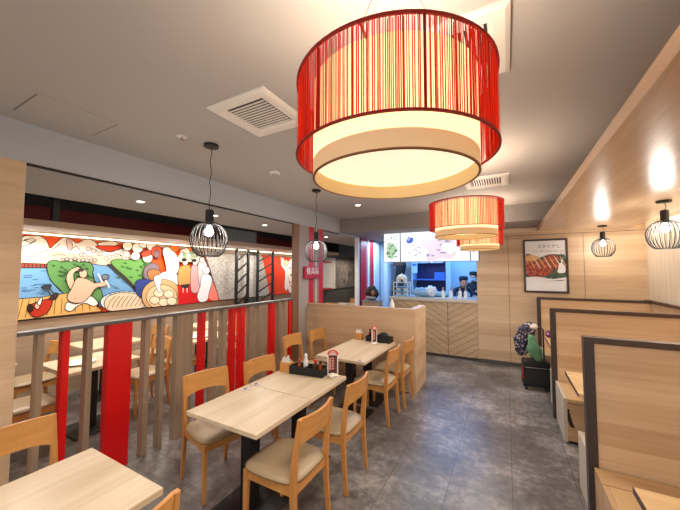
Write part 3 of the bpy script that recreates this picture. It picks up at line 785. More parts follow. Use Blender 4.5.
# ------------------------------------------------------------------ red hanging sign
t = thing('hanging_sign', 'small red sign with three white characters on the striped pillar', 'sign', (-3.02, 4.545, 1.725))
sb_ = MB().box((-.02, -.255, -.105), (0, .255, .105)).build('sign_board', mat('sign_red', (178, 18, 40), .45), t, bevel=.004)
text_mesh('餐具區', .135, 'characters', mat('sign_white', (240, 236, 236), .5), .001, sb_, (.0025, 0, .018), (PI/2, 0, PI/2))
MB().box((-.039, -.2, -.02), (-.02, .2, .02)).build('bracket', BLACK, t)

# ------------------------------------------------------------------ counter and kitchen
t = thing('service_counter', 'wooden chevron fronted service counter with a pale grey top', 'counter', (0, 0, 0))
MB().box((-2.3, YB, .06), (-.518, 7.25, 1.118)).build('chevron_front', CHEV, t)
MB().box((-2.33, YB-.02, 1.12), (-.518, 7.28, 1.185)).build('worktop', STONE, t, bevel=.004)
MB().box((-2.28, YB+.02, 0), (-.53, 7.2, .06)).build('kick_plinth', mat('plinth_dark', (60, 54, 50), .6), t)
# lit menu boards
BW = emis('board_white', (246, 250, 255), 1.0); BG = emis('board_leaf', (186, 216, 178), .9); BP = emis('board_pink', (238, 220, 230), .95)
BB = emis('board_blue', (70, 92, 190), .8); BL = emis('board_lilac', (170, 160, 196), .85); BD = emis('board_green', (96, 136, 100), .8)
def eblob(mb, cx, cz, rx, rz, seed, layer, mi, n=26, amp=.35):
    P = []
    for i in range(n):
        a = 2*PI*i/n; kf = 1+amp*noise.noise(Vector((math.cos(a)*1.6, math.sin(a)*1.6, seed*5.3)))*2
        P.append((cx+rx*kf*math.cos(a), -.032-.0006*layer, cz+rz*kf*math.sin(a)))
    mb.add(P, [tuple(range(n))], mi)
def board(x0, x1, label, kind):
    t = thing('menu_board', label, 'menu board', ((x0+x1)/2, 6.28, 2.25), 0, 'lit menu boards over the counter')
    w = (x1-x0)/2; h = .30
    lb_ = MB().box((-w, -.03, -h), (w, .04, h)).build('light_box', [BW], t)
    MB().box((-w-.012, -.025, -h-.012), (w+.012, .045, -h-.0005)).build('lower_frame', mat('board_frame', (120, 150, 180), .4), t)
    MB().box((w, -.036, -h), (w+.012, .04, h)).build('side_frame', BLACK, t)
    for sx in (-.7, .7): MB().tube([(sx*w, 0, h), (sx*w, 0, ZL+.006-2.25)], .008, 6).build('hanger', BLACK, t)
    mb = MB()
    rr = random.Random(kind)
    if kind == 1:
        eblob(mb, .0, -.06, .13, .15, 1, 1, 1)
        for i in range(26): eblob(mb, rr.uniform(-.11, .11), rr.uniform(-.2, .12), .022, .02, i, 2+i, 2 if i % 2 else 4, 10)
        for i in range(8): eblob(mb, rr.uniform(-.14, .14), rr.uniform(.1, .26), .012, .01, i+50, 30+i, 2, 8)
    if kind == 2:
        eblob(mb, -w+.2, .15, .07, .08, 3, 1, 3); eblob(mb, -w+.17, .17, .03, .04, 8, 2, 5, 12)
        eblob(mb, .12, -.02, .34, .24, 5, 3, 6)
        for i in range(30): eblob(mb, .12+rr.uniform(-.25, .25), rr.uniform(-.2, .18), .035, .015, i+9, 5+i, 5 if i % 3 else 6, 12)
        eblob(mb, .3, -.05, .14, .1, 12, 40, 0)
        for i in range(12): eblob(mb, -.4+rr.uniform(-.16, .16), rr.uniform(-.2, .05), .03, .008, i+70, 45+i, 5, 10)
    if kind == 3: eblob(mb, 0, 0, .04, .14, 2, 1, 5)
    mb.build('printed_food', [BW, BG, BD, BB, BG, BL, BP], lb_, tri=True)
    return t
board(-2.315, -1.963, 'lit menu board at the left with a pale green salad', 1)
board(-1.945, -.60, 'wide lit menu board with pale pink food and a blue flower', 2)
board(-.585, -.452, 'narrow lit menu board at the right end behind the drum lamps', 3)
light('kitchen_light', 'AREA', (-1.4, 8.0, 2.5), 42, (.13, .40, 1), 1.6, (0, 0, 0))
light('counter_light', 'AREA', (-1.6, 6.0, 2.545), 12, (.4, .7, 1), .7, (0, 0, 0))
light('far_mural_fill', 'AREA', (-4.9, 10.6, 2.2), 22, (1, .82, .62), .3, (0, 0, 0))  # added light without a fixture, brightens the far mural
for q_ in (1.4, 3.4, 5.4): light('far_room_fill', 'AREA', (-4.9, q_, 2.235), 9, (1, .94, .86), .25, (0, 0, 0))  # added fill without fixtures, brightens the room beyond the slats
light('passage_light', 'AREA', (-2.7, 7.4, 2.5), 14, (.5, .75, 1), .5, (0, 0, 0))
KB = mat('kitchen_blue', (60, 110, 190), .5); KN = mat('kitchen_navy', (22, 36, 88), .5); KC = mat('cabinet_pale', (190, 208, 224), .4)
t = thing('kitchen_shelving', 'dark blue kitchen shelving recess seen through the counter opening', 'shelving', (0, 0, 0))
MB().box((-2.34, 9.06, .9), (-1.44, 9.098, 2.15)).build('back_board', KN, t)
MB().box((-2.34, 8.6, 1.5), (-1.44, 9.058, 1.53)).build('shelf', KB, t)
MB().box((-2.34, 8.6, 1.15), (-1.44, 9.058, 1.18)).build('shelf', KC, t)
MB().box((-2.37, 8.6, 0), (-2.34, 9.098, 2.15)).build('side_panel', KC, t)
MB().box((-1.44, 8.6, 0), (-1.41, 9.098, 2.15)).build('side_panel', KC, t)
for x in (-2.25, -1.88): MB().box((x, 8.75, 1.98), (x+.33, 9.05, 2.15)).build('wall_cabinet', KC, t)
MB().box((-1.78, 8.8, 1.531), (-1.5, 9.05, 1.72)).build('storage_box', KB, t)
t = thing('paper_notice', 'pale blue paper notice pinned at the left in the kitchen', 'notice', (-2.30, 8.599, 1.86))
MB().box((-.06, -.004, -.16), (.1, 0, .16)).build('sheet', mat('notice_paper', (170, 206, 232), .6), t)
MB().box((-.04, -.0052, .04), (.08, -.0042, .1)).build('print', KB, t)
t = thing('tall_kitchen_machine', 'tall dark machine against the pale kitchen wall behind the bowls', 'machine', (-2.70, 8.55, 0), -.1)
MB().box((-.16, -.2, 0), (.16, .2, 1.2)).build('lower_body', BLACK, t, bevel=.02)
MB().sweep([(-.04, 0, 1.2), (.0, 0, 1.6), (.06, 0, 1.95)], [(.3, .2), (.28, .16), (.26, .22)]).build('upper_arm', BLACK, t, bevel=.02)
MB().box((-.14, -.16, 1.9), (.14, .16, 2.02)).build('head', mat('machine_brown', (92, 70, 56), .5), t, bevel=.02)
MB().box((-.02, -.215, 1.2), (.14, -.1, 1.5)).build('front_panel', mat('machine_grey', (44, 46, 52), .4), t, bevel=.01)
t = thing('pale_column', 'pale blue column in the kitchen right of the dark shelving', 'column', (-1.34, 8.5, 0))
MB().box((-.06, -.06, 0), (.06, .06, 2.54)).build('shaft', mat('col_blue', (176, 204, 214), .5), t)
MB().box((-.07, -.07, 0), (.07, .07, .1)).build('foot', KC, t)
t = thing('wall_lettering', 'faint white lettering on the light blue kitchen wall above the two cooks', 'lettering', (-.66, 9.098, 2.02))
mb = MB()
for i in range(6): mb.tube([(-.2+i*.07, -.006, -.02), (-.18+i*.07, -.006, .05+.02*(i % 2)), (-.15+i*.07, -.006, .0), (-.14+i*.07, -.006, .04)], .008, 5)
mb.build('strokes', WHITE, t)
# stacked bowls at the left end of the counter
mb_w = mat('bowl_white', (230, 234, 232), .35); mb_b = mat('bowl_tint', (150, 190, 214), .4)
t = thing('dish_rack', 'white tiered rack on the left end of the counter', 'rack', (-2.12, 6.88, 1.1855))
for i, z in enumerate((.0, .1, .2)):
    MB().box((-.17, -.12, z), (.17, .12, z+.015)).build('tier', mb_b, t, bevel=.004)
for x in (-.16, .16):
    for y in (-.11, .11): MB().box((x-.01, y-.01, .0), (x+.01, y+.01, .3)).build('post', mb_w, t)
MB().box((-.17, -.12, .3), (.17, .12, .315)).build('tier', mb_w, t, bevel=.004)
for i, (x, z) in enumerate(((-.075, .3155), (.075, .3155), (-.075, .0155), (.075, .0155), (-.075, .1155), (.075, .1155))):
    b = thing('bowl', ('white bowl on the %s of the counter rack, %s of its pair' % (('top tier', 'top tier', 'bottom tier', 'bottom tier', 'middle tier', 'middle tier')[i], ('left', 'right')[i % 2])), 'bowl', (-2.12+x, 6.88, 1.1855+z+.0005), 0, 'bowls in the counter rack')
    MB().lathe([(0, 0), (.032, 0), (.034, .008), (.068, .055), (.07, .06), (.062, .058), (.03, .012), (0, .01)], n=20).build('dish', mb_w, b, smooth=True)
t = thing('domed_cover', 'cream domed cover on top of the white counter rack', 'cover', (-2.12, 6.88, 1.563))
MB().lathe([(.125, 0), (.12, .04), (.09, .085), (.04, .11), (0, .115)], n=24).build('dome', mat('dome_cream', (238, 236, 216), .4), t, smooth=True)
MB().lathe([(.012, .112), (.016, .135), (0, .14)], n=12).build('knob', mb_w, t)
t = thing('plastic_bags', 'heap of blue white plastic bags on the counter beside the rack', 'bags', (-1.60, 6.84, 1.208))
MB().blob((-.06, 0, .085), (.22, .13, .095), 2, .16).build('bag', mat('bag_blue', (140, 186, 226), .3), t, smooth=True)
MB().blob((.13, .02, .11), (.13, .11, .115), 6, .2).build('bag', mat('bag_white', (226, 236, 244), .3), t, smooth=True)
t = thing('food_tray', 'pale tray box behind the bottles on the counter', 'tray', (-1.36, 7.13, 1.1855))
MB().box((-.2, -.12, 0), (.2, .12, .02)).build('base', BLACK, t)
MB().box((-.19, -.11, .0205), (.19, .11, .085)).build('box', mat('tray_mint', (176, 212, 214), .4), t, bevel=.008)
for x, lb in ((-1.19, 'first from the left'), (-1.03, 'second from the left'), (-.855, 'third from the left'), (-.745, 'last at the right')):
    t = thing('squeeze_bottle', 'white squeeze bottle on the counter, %s of four' % lb, 'bottle', (x, 6.75, 1.1855), 0, 'white squeeze bottles on the counter')
    MB().lathe([(0, 0), (.036, 0), (.038, .01), (.038, .12), (.03, .15), (.016, .165), (0, .165)], n=18).build('body', mat('squeeze_white', (226, 232, 238), .35), t, smooth=True)
    MB().lathe([(.018, .16), (.018, .185), (.006, .23), (0, .232)], n=12).build('nozzle', mat('nozzle_grey', (150, 140, 146), .4), t)
# tableware cabinet with dark bag in the passage
t = thing('tableware_cabinet', 'small wooden cabinet with grey top behind the low wall, left of the counter', 'cabinet', (-2.62, 6.32, 0))
MB().box((-.17, -.16, .05), (.17, .16, 1.08)).build('cabinet_body', SLAT, t)
MB().box((-.18, -.17, 1.081), (.18, .17, 1.115)).build('cabinet_top', mat('cab_grey', (120, 124, 128), .4), t)
MB().box((-.15, -.172, .12), (-.01, -.161, 1.03)).build('door', SLAT, t, bevel=.003); MB().box((.01, -.172, .12), (.15, -.161, 1.03)).build('door', SLAT, t, bevel=.003)
MB().box((-.16, -.14, 0), (.16, .14, .05)).build('plinth', BLACK, t)
t = thing('black_bag', 'black bag with a brown patch lying on the small cabinet left of the counter', 'bag', (-2.63, 6.32, 1.1155))
MB().blob((.0, 0, .15), (.16, .12, .15), 3, .16).build('bag_body', BLACKM, t, smooth=True)
MB().blob((.06, -.10, .16), (.045, .03, .06), 1, .1, 8, 10).build('brown_patch', mat('patch_brown', (150, 92, 66), .6), t, smooth=True)
MB().blob((.0, -.06, .05), (.13, .08, .045), 1, .12, 8, 12).build('grey_cloth', mat('cloth_grey', (130, 128, 136), .8), t, smooth=True)

# people ------------------------------------------------------------------
def skin_body(name, joints, edges, mats, parent):
    me = bpy.data.meshes.new(name)
    keys = list(joints); me.from_pydata([joints[q][0] for q in keys], [(keys.index(a), keys.index(b)) for a, b in edges], [])
    for q in mats: me.materials.append(q)
    o = bpy.data.objects.new(name, me); C.objects.link(o); o.parent = parent
    md = o.modifiers.new('skin', 'SKIN'); md.use_smooth_shade = True
    if not me.skin_vertices: me.skin_vertices.new(name='')
    for i, q in enumerate(keys):
        r = joints[q][1]; me.skin_vertices[0].data[i].radius = (r, r) if not isinstance(r, tuple) else r
        me.skin_vertices[0].data[i].use_root = (q == 'pelvis')
    o.modifiers.new('sub', 'SUBSURF').render_levels = 2
    return o
SKIN = mat('skin_tone', (206, 158, 128), .5); UNI = mat('uniform_navy', (28, 36, 62), .7); UNI2 = mat('uniform_black', (20, 20, 26), .7); HAIR = mat('hair_black', (16, 14, 16), .6)
def person(loc, rz, label, uni, lean, mask):
    """standing, bent forward by lean (radians) at the hips; local +x is forward"""
    t = thing('person', label, 'person', loc, rz)
    c, s = math.cos(lean), math.sin(lean)
    def up(x, y, z): return (x*c+(z-.92)*s, y, .92+(z-.92)*c - x*s)
    J = {'pelvis': ((0, 0, .93), (.13, .15)), 'waist': (up(0, 0, 1.08), (.11, .135)), 'chest': (up(.0, 0, 1.28), (.12, .16)), 'neckb': (up(0, 0, 1.43), .065), 'neck': (up(.01, 0, 1.50), .048)}
    E_ = [('pelvis', 'waist'), ('waist', 'chest'), ('chest', 'neckb'), ('neckb', 'neck')]
    for q, y in (('l', 1), ('r', -1)):
        J['hip'+q] = ((0, y*.09, .86), .085); J['knee'+q] = ((.02, y*.10, .48), .055); J['ank'+q] = ((-.02, y*.10, .09), .04); J['toe'+q] = ((.13, y*.11, .04), .035)
        sh = Vector(up(0, y*.17, 1.40)); el = sh+Vector((.13, y*.07, -.17)); wr = el+Vector((.2, -y*.06, .05))
        J['sh'+q] = (sh, .06); J['el'+q] = (el, .042); J['wr'+q] = (wr, .03)
        E_ += [('pelvis', 'hip'+q), ('hip'+q, 'knee'+q), ('knee'+q, 'ank'+q), ('ank'+q, 'toe'+q), ('neckb', 'sh'+q), ('sh'+q, 'el'+q), ('el'+q, 'wr'+q)]
    skin_body('body', J, E_, [uni], t)
    for y in (1, -1):
        w = J['wr'+('l' if y == 1 else 'r')][0]; mb = MB()
        mb.blob((w[0]+.05, w[1], w[2]-.005), (.05, .04, .018), 1, .03, 8, 10)
        for i, L in enumerate((.065, .078, .072, .055)):
            yy = w[1]-.03+.02*i; mb.tube([(w[0]+.085, yy, w[2]), (w[0]+.085+L*.55, yy, w[2]-.012), (w[0]+.085+L*.9, yy, w[2]-.04)], [.009, .0085, .007], 6)
        mb.tube([(w[0]+.03, w[1]-y*.035, w[2]), (w[0]+.06, w[1]-y*.06, w[2]-.01), (w[0]+.09, w[1]-y*.06, w[2]-.03)], [.011, .01, .008], 6)
        mb.build('hand', SKIN, t, smooth=True)
    n = Vector(J['neck'][0]); hc = n+Vector((.03+.05*s, 0, .095))
    hd = MB(); hd.blob(hc, (.098, .078, .122), 1, .02, 14, 18)
    hd.tube([hc+Vector((.088, 0, .02)), hc+Vector((.116, 0, -.022)), hc+Vector((.09, 0, -.032))], [.01, .016, .01], 6)
    for y in (-1, 1): hd.blob(hc+Vector((0, y*.08, -.005)), (.02, .012, .032), 2, .05, 6, 8)
    H_ = hd.build('head', SKIN, t, smooth=True)
    fm = MB()
    for y in (-1, 1): fm.blob(hc+Vector((.088, y*.032, .012)), (.012, .014, .009), 0, .0, 6, 8)
    fm.build('eyes', HAIR, H_)
    MB().blob(hc+Vector((.086, 0, -.065)), (.014, .026, .008), 0, 0, 6, 8).build('mouth', mat('lip', (160, 84, 76), .5), H_)
    hh = MB(); hh.blob(hc+Vector((-.022, 0, .035)), (.102, .09, .105), 4, .04, 12, 16); hr_ = hh.build('hair', HAIR, H_, smooth=True)
    cp = MB(); cp.lathe([(.098, 0), (.104, .05), (.09, .085), (.04, .1), (0, .1)], c=hc+Vector((-.01, 0, .06)), n=20); cp.build('cap', uni, t, smooth=True)
    if mask: MB().blob(hc+Vector((.07, 0, -.045)), (.045, .064, .045), 0, .02, 8, 12).build('face_mask', mat('mask_blue', (170, 200, 220), .7), H_, smooth=True)
    return t
person((-1.03, 8.1, 0), math.radians(-70), 'cook in navy with black cap bending over the counter, left of the two', UNI, .62, False)
person((-.725, 8.62, 0), math.radians(-100), 'cook in black with black cap and pale face mask, right of the two', UNI2, .12, True)

# ------------------------------------------------------------------ dining room beyond the divider
bt = make_table('oak table beyond the slats, behind the wide red slat', (-4.15, 1.75, 0), .7, .7, 'tables in the room beyond the divider')
GB = 'tables in the room beyond the divider'
tabs = [((-5.05, .95), 'oak table beyond the slats beside the left pillar'), ((-5.05, 2.3), 'oak table against the mural wall beyond the wide red slat'), ((-4.25, 3.22), 'oak table beyond the slats behind the wide taupe slat'),
        ((-5.0, 4.0), 'oak table against the mural wall beyond the middle slats'), ((-4.2, 5.2), 'oak table beyond the slats near the brown pillar'), ((-4.4, 8.4), 'table in the dark far room left of the striped column')]
for (x, y), lb in tabs: dup(bt, (x, y, 0), 0, lb, GB)
GC = 'chairs in the room beyond the divider'
chs = [(-4.15, 1.2, PI/2, 'beech chair beyond the slats, near side of the table behind the red slats'), (-4.15, 2.33, -PI/2, 'beech chair beyond the slats, far side of the table behind the red slats'),
       (-5.05, .4, PI/2, 'beech chair beyond the slats, half hidden by the left pillar'), (-5.05, 1.52, -PI/2, 'beech chair at the mural wall beyond the first slats'),
       (-5.1, 2.88, -PI/2, 'beech chair at the mural wall beyond the wide taupe slat'), (-4.25, 2.9, PI/2, 'beech chair at the near side of the table behind the wide taupe slat'),
       (-4.25, 3.8, -PI/2, 'beech chair at the far side of the table behind the wide taupe slat'), (-5.0, 4.6, -PI/2, 'beech chair at the mural wall beyond the far slats'),
       (-4.2, 4.7, PI/2, 'beech chair beyond the slats near the brown pillar'), (-4.4, 7.85, PI/2, 'chair at the table in the dark far room, near side'), (-4.4, 8.95, -PI/2, 'chair at the table in the dark far room, far side')]
for x, y, r, lb in chs: dup(ch, (x, y, 0), r, lb, GC)
for (x, y), lb in (((-4.1, 1.62), 'white plate on the table behind the wide red slat'), ((-4.15, 3.12), 'white plate on the table behind the wide taupe slat'), ((-4.2, 5.1), 'white plate on the table near the brown pillar'), ((-4.35, 8.3), 'white plate on the table in the dark far room')):
    t = thing('plate', lb, 'plate', (x, y, .7405), 0, 'plates in the room beyond the divider')
    MB().lathe([(0, 0), (.08, 0), (.14, .016), (.142, .02), (.08, .007), (0, .006)], n=28).build('dish', WHITE, t, smooth=True)
    MB().box((-.06, -.04, .0085), (.06, .04, .014)).build('folded_napkin', PAPER, t)
# black ladder frames in front of the mural wall
def ladder(y0, y1, label):
    t = thing('ladder_frame', label, 'screen', (-5.35, 0, 0), 0, 'black slanted bar frames')
    for y in (y0, y1): MB().box((-.025, y-.026, 0), (.025, y+.026, 2.238)).build('upright', BLACK, t)
    for i in range(8):
        z = .35+i*.25
        MB().sweep([(0, y0+.02, z-.12), (0, y1-.02, z+.10)], (.03, .026), (1, 0, 0)).build('slanted_bar', BLACK, t)
    return t
ladder(4.95, 5.30, 'left black frame with slanted bars standing before the grey mural wall')
ladder(5.62, 6.17, 'right black frame with slanted bars before the red cow mural')
struct('trim_8', MB().box((-5.58, 5.42, 0), (-5.52, 5.74, 2.24)), mat('recess_dark_green', (58, 74, 66), .5))  # flat panel whose dark green stands in for a dark recess
tag(MB().box((-5.405, .9, 2.227), (-5.39, 8.19, 2.2405)).build('light_strip', LED), 'long warm light strip under the wooden header above the mural', 'light strip')
light('mural_wash', 'AREA', (-5.2, 4.3, 2.22), 50, (1, .93, .84), .12, (0, math.radians(-12), 0), shape='RECTANGLE', size_y=7.2)
t = thing('louvre_panel', 'grey green louvred panel above the header, right of the nearest cage pendant', 'panel', (-4.52, 0, 0))
MB().box((-.03, 3.88, 2.312), (0, 4.70, 2.538)).build('panel_board', mat('louvre_green', (112, 124, 120), .5), t)
mb = MB()
for i in range(9): mb.box((.0, 3.92+i*.09, 2.33), (.008, 3.96+i*.09, 2.52))
mb.build('louvre_blades', MATS['louvre_green'], t)
t = thing('hanger_post', 'short dark post above the header at the left of the mural', 'post', (-4.55, 1.5, 2.31))
MB().box((-.03, -.03, 0), (.03, .03, .66)).build('post_shaft', BLACK, t)
MB().box((-.05, -.05, 0), (.05, .05, .012)).build('post_foot', BLACK, t)

# ------------------------------------------------------------------ mural (flat printed artwork)
XM = -5.575
def mur(x, y):
    """photo pixel of the artwork -> (Y, z) on the wall it is printed on"""
    d = FWD + RIGHT*((x-340)/F_PX) + UP*((255-y)/F_PX); p = EYE + d*(XM/d.x); return p.y, p.z
class Art:
    def __init__(s): s.mb = MB(); s.cols = []; s.layer = 0
    def idx(s, rgb):
        if rgb not in s.cols: s.cols.append(rgb)
        return s.cols.index(rgb)
    def poly(s, pts, rgb, smooth=True, line=.010, lcol=(40, 30, 30)):
        s.layer += 1; x = XM + .0002*s.layer
        P = [mur(*p) for p in pts]
        if smooth:
            n = len(P); Q = []
            for i in range(n):
                p0, p1, p2, p3 = P[i-1], P[i], P[(i+1) % n], P[(i+2) % n]
                for k_ in range(4):
                    u = k_/4
                    Q.append(tuple(.5*(2*p1[a]+(-p0[a]+p2[a])*u+(2*p0[a]-5*p1[a]+4*p2[a]-p3[a])*u*u+(-p0[a]+3*p1[a]-3*p2[a]+p3[a])*u**3) for a in (0, 1)))
            P = Q
        P = [(min(max(a, .3), 9.9), min(max(b, 1.107), 2.236)) for a, b in P]
        s.mb.add([(x, a, b) for a, b in P], [tuple(range(len(P)))], s.idx(rgb))
        if line: s.stroke(P, line, lcol, True)
    def stroke(s, P, w, rgb, closed=False):
        s.layer += 1; x = XM + .0002*s.layer; n = len(P); mi = s.idx(rgb)
        for i in range(n if closed else n-1):
            a, b = Vector(P[i]), Vector(P[(i+1) % n]); d = b-a
            if d.length < 1e-5: continue
            d.normalize(); q = Vector((-d.y, d.x))*w/2; e_ = d*w*.3
            v = [a-e_-q, b+e_-q, b+e_+q, a-e_+q]
            s.mb.add([(x, p.x, min(max(p.y, 1.107), 2.236)) for p in v], [(0, 1, 2, 3)], mi)
    def line(s, pts, w=.010, rgb=(40, 30, 30)): s.stroke([mur(*p) for p in pts], w, rgb)
    def circ(s, cx, cy, rx, ry, rgb, n=10, line=.010): s.poly([(cx+rx*math.cos(2*PI*i/n), cy+ry*math.sin(2*PI*i/n)) for i in range(n)], rgb, True, line)
A = Art(); rg = random.Random(3)
OR, WH, PE, BLU, GRN, YEL, PINK, REDC, TAN = (236, 84, 24), (246, 240, 232), (244, 212, 186), (112, 164, 208), (96, 146, 84), (220, 176, 104), (228, 184, 158), (186, 50, 26), (214, 172, 120)
A.poly([(2, 231), (203, 251), (218, 301), (2, 322)], OR, False, 0)
# clouds
A.poly([(2, 240), (18, 241), (24, 236), (32, 236), (40, 236), (47, 241), (50, 248), (56, 243), (64, 237), (71, 239), (77, 243), (86, 239), (94, 241), (99, 246), (105, 251), (112, 252), (119, 249), (127, 250), (131, 256), (130, 268), (60, 270), (2, 270)], WH)
A.poly([(2, 256), (30, 258), (44, 256), (52, 251), (64, 252), (80, 254), (100, 256), (128, 258), (128, 269), (2, 270)], PE, True, 0)
for pts in ([(22, 247), (30, 244), (36, 241)], [(30, 258), (44, 251), (52, 250), (60, 244)], [(20, 242), (26, 240), (33, 240)], [(70, 250), (76, 246), (80, 250)], [(52, 256), (60, 254), (66, 256)], [(90, 248), (96, 250), (102, 256)], [(110, 256), (118, 254), (124, 258)], [(24, 240), (30, 243), (36, 240), (32, 238), (24, 240)]): A.line(pts, .008)
for i in range(16):
    x = 82+i*3+rg.uniform(-1, 1); A.circ(x, 252+rg.uniform(-4, 8), 2.2, 2.0, (226, 214, 204), 7, .006)
A.poly([(66, 240), (69, 239), (72, 244), (71, 250), (68, 249)], (232, 196, 194), True, .006)
A.poly([(98, 243), (112, 241), (118, 244), (110, 247), (100, 246)], WH); A.poly([(96, 246), (118, 246), (124, 247), (112, 251), (102, 250)], (226, 60, 16))
# far bank, river
A.poly([(2, 262), (48, 264), (48, 268), (2, 268)], (146, 66, 52), False, .008)
for i in range(7): A.line([(20+i*4, 264), (20+i*4, 267.5)], .008)
A.poly([(2, 268), (46, 268), (50, 280), (60, 291), (70, 296), (2, 300)], BLU, False)
for i in range(16):
    x = rg.uniform(20, 44); y = rg.uniform(270, 295); A.line([(x, y), (x+rg.uniform(3, 9), y-.4)], .008, (60, 92, 130))
A.poly([(90, 264), (109, 266), (121, 276), (136, 289), (137, 301), (98, 307), (100, 290), (94, 280)], BLU, False)
for i in range(12):
    x = rg.uniform(98, 124); y = rg.uniform(272, 296); A.line([(x, y), (x+4, y+2.5)], .008, (60, 92, 130))
A.poly([(47, 263), (54, 260), (62, 262), (70, 260), (80, 262), (88, 262), (93, 268), (92, 274), (95, 284), (101, 291), (101, 300), (92, 303), (70, 299), (60, 290), (51, 281), (47, 272)], GRN)
for i in range(34):
    x = rg.uniform(50, 90); y = rg.uniform(264, 290)
    if y < 264+(x-44)*.9: A.poly([(x, y), (x+2, y-1), (x+4, y+.6), (x+2, y+1.3)], (56, 96, 50), True, 0)
A.poly([(105, 264), (111, 264), (138, 288), (138, 294), (120, 277)], (56, 52, 46), False, 0)
A.poly([(110, 263), (117, 259), (126, 260), (136, 258), (148, 261), (154, 266), (150, 278), (140, 291), (126, 278)], (106, 162, 84))
for i in range(14):
    x = rg.uniform(116, 144); y = rg.uniform(262, 278); A.poly([(x, y), (x+2, y-1), (x+4, y+.4), (x+2, y+1)], (60, 108, 50), True, 0)
for i in range(9): A.circ(62+i*4, 259.5+rg.uniform(-1, 1), 2, 1.8, (186, 176, 166), 7, .006)
# planks
A.poly([(2, 300), (40, 297), (66, 293), (90, 300), (101, 311), (2, 324)], YEL, False)
for i in range(12): A.line([(22+i*6.5, 299-(i > 3)*1), (17+i*7.2, 318-i*.8)], .008, (130, 88, 40))
# man in the river bank
A.poly([(69, 289), (65, 279), (68, 271), (76, 267), (79, 269), (73, 273), (73, 280), (75, 287)], PINK)
A.poly([(76, 278), (86, 279), (94, 283), (103, 281), (106, 283), (104, 286), (95, 288), (90, 295), (85, 301), (76, 303), (68, 301), (66, 296), (70, 289)], PINK)
A.circ(82, 273.5, 4.2, 4.4, PINK); A.circ(80, 270, 3, 1.8, (70, 56, 50), 8, 0)
A.circ(74, 298, .5, .5, (60, 40, 40), 6, 0)
A.poly([(66, 302), (74, 304), (84, 301), (90, 296), (97, 303), (92, 306), (84, 303), (76, 306), (70, 311), (64, 309)], WH)
A.line([(97, 274), (101, 282)], .02, WH); A.line([(104, 279), (108, 287)], .02, WH); A.circ(104, 277, 3.5, 2.6, (120, 130, 140), 8)
# reclining red figure
A.poly([(27, 307), (33, 303), (40, 301), (46, 299), (51, 300), (49, 308), (44, 314), (35, 317), (29, 314)], REDC)
A.circ(29, 308, 3, 4, (58, 30, 26), 8); A.circ(36, 306, 2.6, 3.2, PINK, 8)
A.poly([(36, 303), (40, 297), (41, 300), (39, 305)], WH); A.poly([(48, 299), (53, 293), (57, 294), (54, 299)], (60, 46, 40))
A.poly([(40, 287), (45, 284.5), (50, 285), (48, 288.5), (43, 289)], (52, 58, 66)); A.line([(45, 288), (51, 297)], .014, (70, 60, 50)); A.line([(48, 288), (55, 296)], .014, (70, 60, 50))
# dumpling plate
A.circ(124, 302, 25, 11, (206, 220, 226), 16)
A.poly([(103, 305), (106, 297), (116, 293), (130, 293), (142, 297), (146, 304), (136, 309), (110, 311)], (226, 204, 176))
for i in range(8): A.line([(106+i*4.6, 308-i*.4), (109+i*4.6, 301), (114+i*4.4, 296-.1*i)], .010, (110, 84, 60))
for i in range(9): A.line([(104+i*4.6, 296-4*math.sin(i*.4)), (106+i*4.6, 294-4*math.sin(i*.4))], .012, (90, 120, 150))
# figure in blue with brown hat
A.poly([(135, 281), (143, 279), (152, 280), (156, 290), (150, 297), (140, 298), (134, 291)], (48, 66, 134))
A.poly([(143, 268), (150, 263), (157, 266), (158, 275), (150, 280), (142, 277)], (120, 104, 112)); A.poly([(146, 272), (153, 269), (160, 273), (158, 279), (149, 280)], (168, 112, 64))
# white round birds with orange
for cx, cy, r in ((126, 246, 5), (136, 248, 5.5), (142, 244, 4.5), (150, 246, 5), (146, 258, 5), (134, 256, 4.5)): A.circ(cx, cy, r, r*.95, WH, 10)
A.poly([(140, 253), (148, 250), (149, 255), (142, 257)], (222, 66, 24)); A.poly([(150, 249), (155, 246), (160, 250), (158, 258), (151, 256)], (214, 76, 36)); A.circ(155, 254, 3, 4, (120, 96, 100), 8)
# tall white goose and basket
A.poly([(161, 250), (166, 247), (172, 251), (177, 260), (177, 270), (172, 277), (166, 275), (164, 264)], WH)
for i in range(6): A.line([(166+i*1.6, 254+i*2), (166+i*1.4, 270)], .005, (170, 160, 150))
A.poly([(158, 274), (168, 271), (176, 275), (176, 285), (164, 287), (157, 281)], (236, 232, 228))
A.circ(160, 296, 20, 17, (206, 164, 114), 18); A.circ(160, 297, 15.5, 12.5, (220, 190, 150), 16)
for cx, cy in ((153, 300), (162, 302), (157, 293), (167, 294), (170, 301)): A.circ(cx, cy, 5, 4, (238, 216, 186), 9)
A.poly([(152, 278), (156, 275), (160, 279), (158, 288), (161, 290), (157, 292), (154, 286)], (230, 234, 240))
# garland at the top
A.poly([(168, 246), (176, 246), (177, 250), (172, 252)], (236, 120, 30)); A.poly([(178, 252), (184, 248), (190, 249), (191, 253), (186, 256)], WH); A.poly([(186, 247), (190, 247), (191, 251), (188, 251)], (236, 120, 30))
A.poly([(177, 255), (188, 253), (198, 256), (203, 262), (190, 262), (178, 262)], (214, 208, 190))
for i in range(20): A.circ(178+rg.uniform(0, 24), 252+rg.uniform(0, 9), 1.6, 1.4, rg.choice([(150, 176, 130), (226, 150, 140), (236, 232, 222), (120, 150, 110)]), 7, .004)
